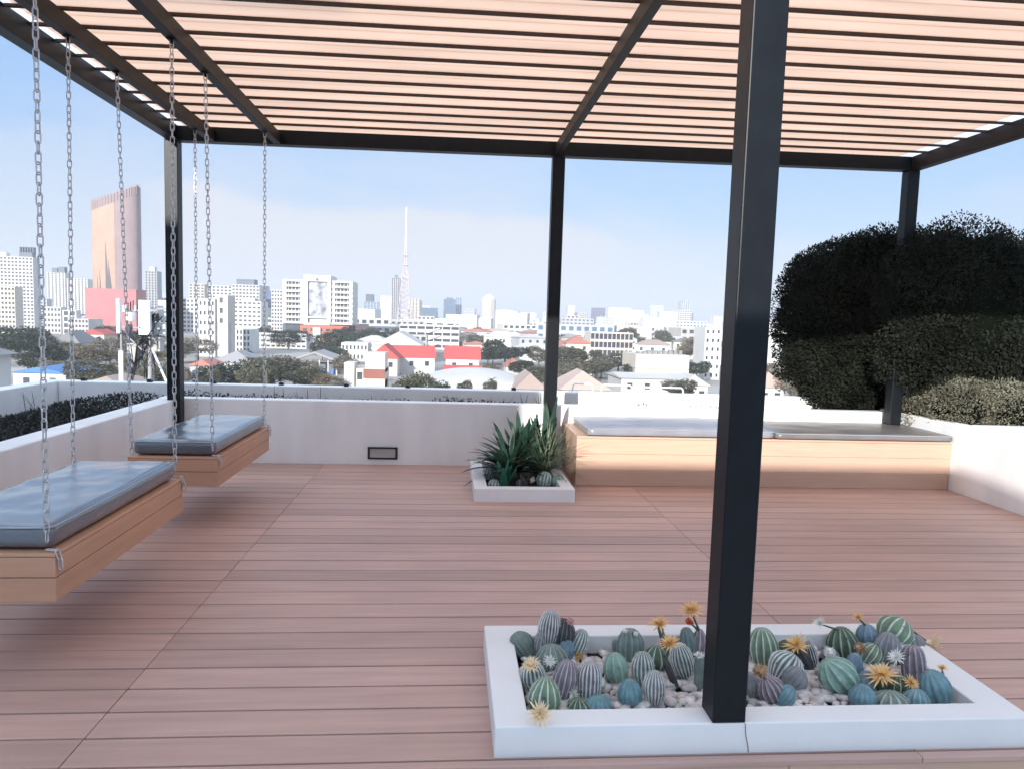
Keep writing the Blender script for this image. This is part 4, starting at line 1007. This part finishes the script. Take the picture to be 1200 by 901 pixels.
for z_ in (.42, .52, .60): b.box(-hw(hh*z_)-1.6, hw(hh*z_)+1.6, -4, 4, hh*z_, hh*z_+1.2)
b.build('platform', CW['roof_pale'], t)

# telecom mast on the neighbouring roof
D = 20.0
nb = MB(); nb.box(-16, -5, 16.5, 26, GZ, -1.75); tag(nb.build('neighbour_building', CW['grey']), 'grey flat roofed neighbour building carrying the telecom mast', 'building')
def q(px, py, dy=0): return at(px, py, Y=D+dy)
o0 = q(175, 450); t = empty('telecom_mast', (o0.x, D, -1.745), 'telecom mast with white panel antennas and tangled black cables', 'mast'); T0 = Vector(t.location)
def loc(px, py, dy=0): return q(px, py, dy)-T0
def tb(name, segs, m, r_=.035, n_=6):
    b_ = MB()
    for s_ in segs: b_.tube([loc(*p) for p in s_], r_, n_)
    return b_.build(name, m, t)
pole_m = mat('mast_steel', (.33, .33, .34), .5)
tb('pole', [[(176, 508), (176, 360)]], pole_m, .055, 10)
tb('crossbar', [[(140, 366), (196, 362)], [(142, 384), (196, 386)]], pole_m, .03)
tb('crossbar', [[(150, 366, .6), (185, 364, -.5)]], pole_m, .03)
def panel(px0, px1, p0_, p1_, dy=0, th=.13, nm='panel_antenna', m=M['white_paint']):
    a, c_ = loc(px0, p0_, dy), loc(px1, p1_, dy); b_ = MB(); b_.box(a.x, c_.x, a.y-th, a.y, c_.z, a.z); return bevel(b_.build(nm, m, t), .025, 3)
panel(164, 178.5, 352, 393, -.12); panel(138, 143, 350, 391, -.3); panel(183, 196, 378, 392, .3); panel(187, 197, 352, 376, .35); panel(140, 146, 411, 449, -.2, .08)
panel(152, 159, 366, 377, -.2, .25, 'radio_unit'); panel(150, 156, 380, 389, .1, .2, 'radio_unit', pole_m); panel(181, 187, 368, 377, .1, .2, 'radio_unit', M['black'])
panel(146, 151, 358, 366, .1, .15, 'radio_unit'); panel(159, 163, 358, 366, .1, .15, 'radio_unit', pole_m)
tb('stay', [[(178, 408), (195, 447)]], M['white_paint'], .03); tb('stay', [[(142, 392), (143, 452)]], pole_m, .025)
random.seed(77); b = MB()
for i in range(17):
    x_ = random.uniform(146, 195); pts_ = []; y_ = random.uniform(366, 384); ex = 176+random.uniform(-26, 12)
    for k_ in range(9):
        f_ = k_/8; pts_.append(loc(x_*(1-f_)+ex*f_+random.uniform(-3, 3), y_+f_*random.uniform(50, 78), random.uniform(-.4, .5)))
    b.tube(pts_, random.uniform(.010, .024), 5)
b.build('cables', M['black'], t)
b = MB()
for x_ in (150, 153, 156, 161, 165, 170): b.tube([loc(x_, 366), loc(x_, 352+random.uniform(0, 5))], .015, 5)
b.build('whip_antennas', M['black'], t)

for dx in (0, .5):
    panel(*((183, 193, 395, 412) if dx else (154, 166, 402, 426)), .3, .3, 'equipment_cabinet', CW['roof_pale'])
tb('brace', [[(150, 395), (188, 430)], [(188, 396), (150, 432)]], pole_m, .022)
# white rails and small brackets on the outer parapet
for (xa, xb, ya, lab) in ((672, 694, 449.5, 'small white grab rail left of the two others behind the parapet'), (706, 740, 451, 'wide white grab rail in the middle behind the parapet'), (748, 800, 453.5, 'longest white grab rail nearest the front post behind the parapet')):
    a, c_ = at(xa, ya, Y=8.42), at(xb, ya+1, Y=8.42); t = empty('grab_rail', (a.x, 8.42, .60), lab, 'rail', 'white rails behind the outer parapet')
    h_ = a.z-.60; w_ = c_.x-a.x; b = MB(); b.tube([(-.03, 0, 0), (0, 0, h_-.015), (.015, 0, h_), (w_-.015, 0, h_), (w_, 0, h_-.015), (w_+.03, 0, 0)], .010, 8); b.build('tube', M['white_paint'], t, True)
    b = MB(); b.box(-.04, .02, -.12, .01, -.03, 0); b.box(w_, w_+.06, -.12, .01, -.03, 0); b.build('foot', M['white_paint'], t)
for px in (99, 176, 251, 330, 406, 478, 602):
    a = at(px, 452, Y=8.2); b = MB(); b.box(a.x-.025, a.x+.025, 8.17, 8.22, .702, .728); b.box(a.x-.008, a.x+.008, 8.15, 8.20, .728, .736)
    tag(b.build('wall_clip', M['black']), 'small black clip on top of the outer back parapet', 'clip', 'black clips along the outer parapet')
# dark neighbouring roof edge at the far left
b = MB(); b.box(-16, -7.6, 9.5, 12.5, GZ, .32); tag(b.build('neighbour_building', CW['slate']), 'dark slate walled neighbour building just beyond the left parapet', 'building')

# ------------------------------------------------------------------ trees
def crown_mesh(m, n_, seed, size, lob=9, flat=.8):
    rs = random.Random(seed); bl = []
    for i in range(lob):
        a = rs.uniform(0, 6.28); rr = rs.uniform(.15, .62); bl.append((math.cos(a)*rr, math.sin(a)*rr, rs.uniform(-.35, .5)*flat, rs.uniform(.28, .52)))
    P, v = blobs([(a, b_, c_, r_, r_, r_*.9) for a, b_, c_, r_ in bl], n_, seed, .5)
    return leafmesh('crown', leafcloud((P, v), size, seed, .6), m)
CR = {k: [crown_mesh(M['tree_'+k], 6500 if k != 'dry' else 5000, 100+i+j*10, .10 if k != 'dry' else .085, 14) for i in range(3)] for j, k in enumerate(('dark', 'olive', 'dry'))}
def trunk_mesh():
    b_ = MB(); b_.tube([(0, 0, 0), (.01, 0, .5), (0, .01, 1)], [.045, .035, .02], 7)
    for a in (0, 2.1, 4.2): b_.tube([(0, 0, .62), (math.cos(a)*.2, math.sin(a)*.2, .95), (math.cos(a)*.34, math.sin(a)*.34, 1.25)], [.022, .016, .006], 5)
    return b_.mesh('trunk', M['bark'])
TM = trunk_mesh()
TL = dict(dark='dense dark green tree among the city houses', olive='olive green bushy tree among the city houses', dry='dry brownish tree with sparse crown among the city houses')
def tree(x, y_, ztop, rad, kind, idx, label=None):
    H_ = ztop-GZ; rad = max(rad*1.2, 1.2); ch = min(rad*1.1, H_*.46)
    t_ = empty('tree', (x, y_, GZ), label or TL[kind], 'tree', kind+' trees between the city buildings')
    c_ = link('crown', CR[kind][idx % 3], t_, (0, 0, H_-ch*.9)); c_.scale = (rad, rad, ch); c_.rotation_euler = (0, 0, idx*1.7)
    k_ = link('trunk', TM, t_); k_.scale = (rad*.9, rad*.9, H_-ch*1.1)
TREES = [(20, 378, 60, 210, 'dark'), (55, 400, 50, 150, 'dark'), (38, 383, 40, 190, 'dark'), (6, 390, 40, 180, 'dark'), (75, 398, 30, 190, 'olive'), (95, 402, 62, 165, 'dry'), (128, 393, 60, 170, 'dry'), (70, 420, 52, 140, 'dry'), (110, 420, 60, 130, 'olive'),
 (150, 384, 60, 250, 'dark'), (120, 382, 34, 280, 'dark'), (182, 400, 60, 165, 'dry'), (160, 415, 60, 140, 'dry'), (188, 425, 40, 120, 'olive'), (205, 400, 40, 200, 'olive'), (232, 394, 44, 210, 'dry'), (262, 424, 60, 125, 'dark'), (246, 432, 30, 118, 'olive'),
 (320, 418, 80, 135, 'olive'), (345, 416, 60, 140, 'dry'), (362, 428, 50, 128, 'olive'), (300, 430, 44, 120, 'olive'), (385, 434, 36, 125, 'dry'), (405, 412, 30, 150, 'dry'), (338, 384, 44, 300, 'dark'), (312, 383, 30, 310, 'dark'), (395, 386, 44, 260, 'dark'), (378, 398, 32, 230, 'dark'), (414, 390, 40, 280, 'dark'), (446, 384, 40, 310, 'dark'),
 (392, 404, 34, 210, 'dark'), (404, 382, 26, 330, 'dark'), (470, 440, 52, 96, 'olive'), (495, 437, 50, 98, 'olive'), (518, 446, 34, 92, 'dark'), (545, 444, 16, 96, 'olive'), (575, 446, 18, 95, 'olive'),
 (572, 408, 36, 230, 'dark'), (592, 403, 50, 220, 'dark'), (612, 420, 34, 180, 'dark'), (575, 424, 24, 170, 'dry'), (632, 405, 30, 220, 'olive'), (628, 428, 34, 150, 'olive'), (668, 404, 50, 215, 'olive'), (676, 420, 52, 175, 'olive'), (660, 430, 44, 145, 'dry'), (684, 438, 40, 140, 'dry'), (725, 413, 56, 205, 'olive'), (705, 422, 40, 185, 'olive'), (745, 424, 30, 180, 'dark'),
 (820, 392, 34, 260, 'dry'), (808, 396, 26, 265, 'dry'), (806, 402, 20, 270, 'dark'), (817, 420, 30, 180, 'dark'), (796, 444, 40, 128, 'olive'), (664, 392, 24, 330, 'dark'), (780, 386, 26, 380, 'olive'), (735, 384, 30, 420, 'olive'), (930, 428, 50, 120, 'dry'), (905, 420, 36, 150, 'dry'), (945, 410, 30, 150, 'olive'), (880, 425, 30, 150, 'olive'),
 (650, 384, 20, 420, 'dark'), (560, 392, 26, 330, 'olive'), (700, 408, 18, 230, 'olive'), (285, 410, 22, 210, 'olive'), (215, 428, 20, 120, 'dry'), (545, 388, 20, 400, 'olive')]
for i, (px, top, wpx, D, kind) in enumerate(TREES):
    p = at(px, top, Y=D); tree(p.x, D, p.z, wpx/2*D/FPX, kind, i)
# palms
def palm(px, top, D, r_px, label):
    p = at(px, top, Y=D); t_ = empty('palm_tree', (p.x, D, GZ), label, 'palm tree'); H_ = p.z-GZ; r_ = r_px*D/FPX; b_ = MB(); random.seed(int(px))
    for i in range(26):
        a = random.uniform(0, 6.28); e = random.uniform(-.2, 1.2); blade(b_, (0, 0, 0), (math.cos(a)*math.cos(e), math.sin(a)*math.cos(e), math.sin(e)), r_*1.1, r_*.10, 1.3)
    b_.build('crown', M['tree_olive'], t_, loc=(0, 0, H_-r_*.7)); b_ = MB(); b_.tube([(0, 0, 0), (.1, 0, H_*.5), (0, 0, H_-r_*.7)], [.28, .22, .18], 8); b_.build('trunk', M['bark'], t_)
palm(297, 413, 122, 12, 'palm tree standing left of the olive bushes beyond the parapet'); palm(312, 424, 116, 9, 'shorter palm tree right of its taller neighbour')
palm(577, 440, 104, 8, 'small palm tree in front of the vaulted hall'); palm(196, 420, 110, 9, 'small palm tree beside the left post')

# ------------------------------------------------------------------ the rest of the city
random.seed(1234)
def free(px, top, D, wpx):
    for (a, c_, tp, d_) in named:
        if D < d_+6 and px+wpx/2 > a-1 and px-wpx/2 < c_+1 and d_ < 600: return False
        if abs(D-d_) < 16 and px+wpx/2 > a-2 and px-wpx/2 < c_+2: return False
    return True
cnt = 0; tries = 0; hdesc = {'roof_grey': 'grey', 'roof_tan': 'tan', 'terracotta': 'terracotta', 'roof_pale': 'pale'}
while cnt < 170 and tries < 5000:
    tries += 1; px = random.uniform(-20, 930); D = 150*math.exp(random.uniform(0, 1.55))
    w_ = random.uniform(9, 18); wpx = w_/D*FPX; hw = random.uniform(3.2, 7.5)
    top = 375+(14.5-hw)/D*FPX
    if not free(px, top, D, wpx): continue
    x_ = at(px, 400, Y=D).x; rf = random.choice(list(hdesc)); named.append((px-wpx/2, px+wpx/2, top, D)) if D < 300 else None
    t_ = empty('house', (x_, D, GZ), 'small low house with a %s hipped roof in the crowded city below' % hdesc[rf], 'house', 'city houses with %s roofs' % hdesc[rf], R(random.uniform(-25, 25)))
    house_parts(t_, w_, random.uniform(8, 13), hw, random.uniform(1.2, 2.6), CW[rf], CW[random.choice(['white', 'white', 'cream', 'grey'])], True, D < 420); cnt += 1
cnt = 0; tries = 0
while cnt < 130 and tries < 3000:
    tries += 1; px = random.uniform(-30, 940); D = 330*math.exp(random.uniform(0, 2.0)); w_ = random.uniform(12, 42); wpx = w_/D*FPX
    hmax = 13 if D < 600 else (22 if D < 1100 else 38)
    h_ = random.uniform(8, hmax); 
    if D > 1200 and random.random() < .2: h_ = random.uniform(35, 62)
    if not free(px, 0, D, wpx): continue
    x_ = at(px, 400, Y=D).x; wl = random.choice(['white', 'white', 'white', 'cream', 'grey', 'roof_pale'])
    nm = {'white': 'white', 'cream': 'cream', 'grey': 'grey', 'roof_pale': 'pale'}[wl]; kind_ = 'tower' if h_ > 30 else 'block'
    t_ = empty('city_'+kind_, (x_, D, GZ), 'distant %s %s in the hazy city towards the horizon' % (nm, kind_), 'building', 'distant %s %ss' % (nm, kind_), R(random.uniform(-20, 20)))
    grid_parts(t_, w_, random.uniform(12, 20), h_, max(2, int(h_/3.4)), max(3, int(w_/4)), CW[wl], CW[random.choice(['glass', 'glass', 'grey', 'glass_blue'])], .5, .4); cnt += 1
# hazy white cluster in the middle of the skyline
random.seed(9)
for i in range(26):
    px = random.uniform(586, 650) if i < 14 else random.uniform(710, 800); D = random.uniform(800, 1700); w_ = random.uniform(18, 40); h_ = (at(px, random.uniform(362, 378), Y=D).z-GZ)
    t_ = empty('city_block', (at(px, 400, Y=D).x, D, GZ), 'distant white block in the hazy city towards the horizon', 'building', 'distant white blocks', R(random.uniform(-20, 20)))
    grid_parts(t_, w_, 18, max(9, h_), max(3, int(max(9, h_)/3.4)), max(3, int(w_/4)), CW['white'], CW['grey'], .55, .45)
for i in range(110):
    px = random.uniform(-20, 930); D = random.uniform(200, 620); p = at(px, 400, Y=D)
    if not free(px, 0, D, 12): continue
    tree(p.x, D, GZ+random.uniform(6, 10), random.uniform(3, 6), random.choice(['dark', 'olive', 'olive', 'dry']), i)

# ------------------------------------------------------------------ haze
hm_ = bpy.data.materials.new('haze'); hm_.use_nodes = True; n = hm_.node_tree.nodes; l = hm_.node_tree.links
n.remove(n['Principled BSDF']); pv = n.new('ShaderNodeVolumePrincipled'); pv.inputs['Color'].default_value = (.86, .90, .97, 1); pv.inputs['Density'].default_value = .00042; pv.inputs['Anisotropy'].default_value = .0
l.new(pv.outputs[0], n['Material Output'].inputs['Volume'])
b = MB(); b.box(-9100, 9100, -9100, 9100, GZ-1, 160); hz_ = b.build('haze', hm_); tag(hz_, 'pale haze in the air over the whole city', 'haze', kind='stuff')
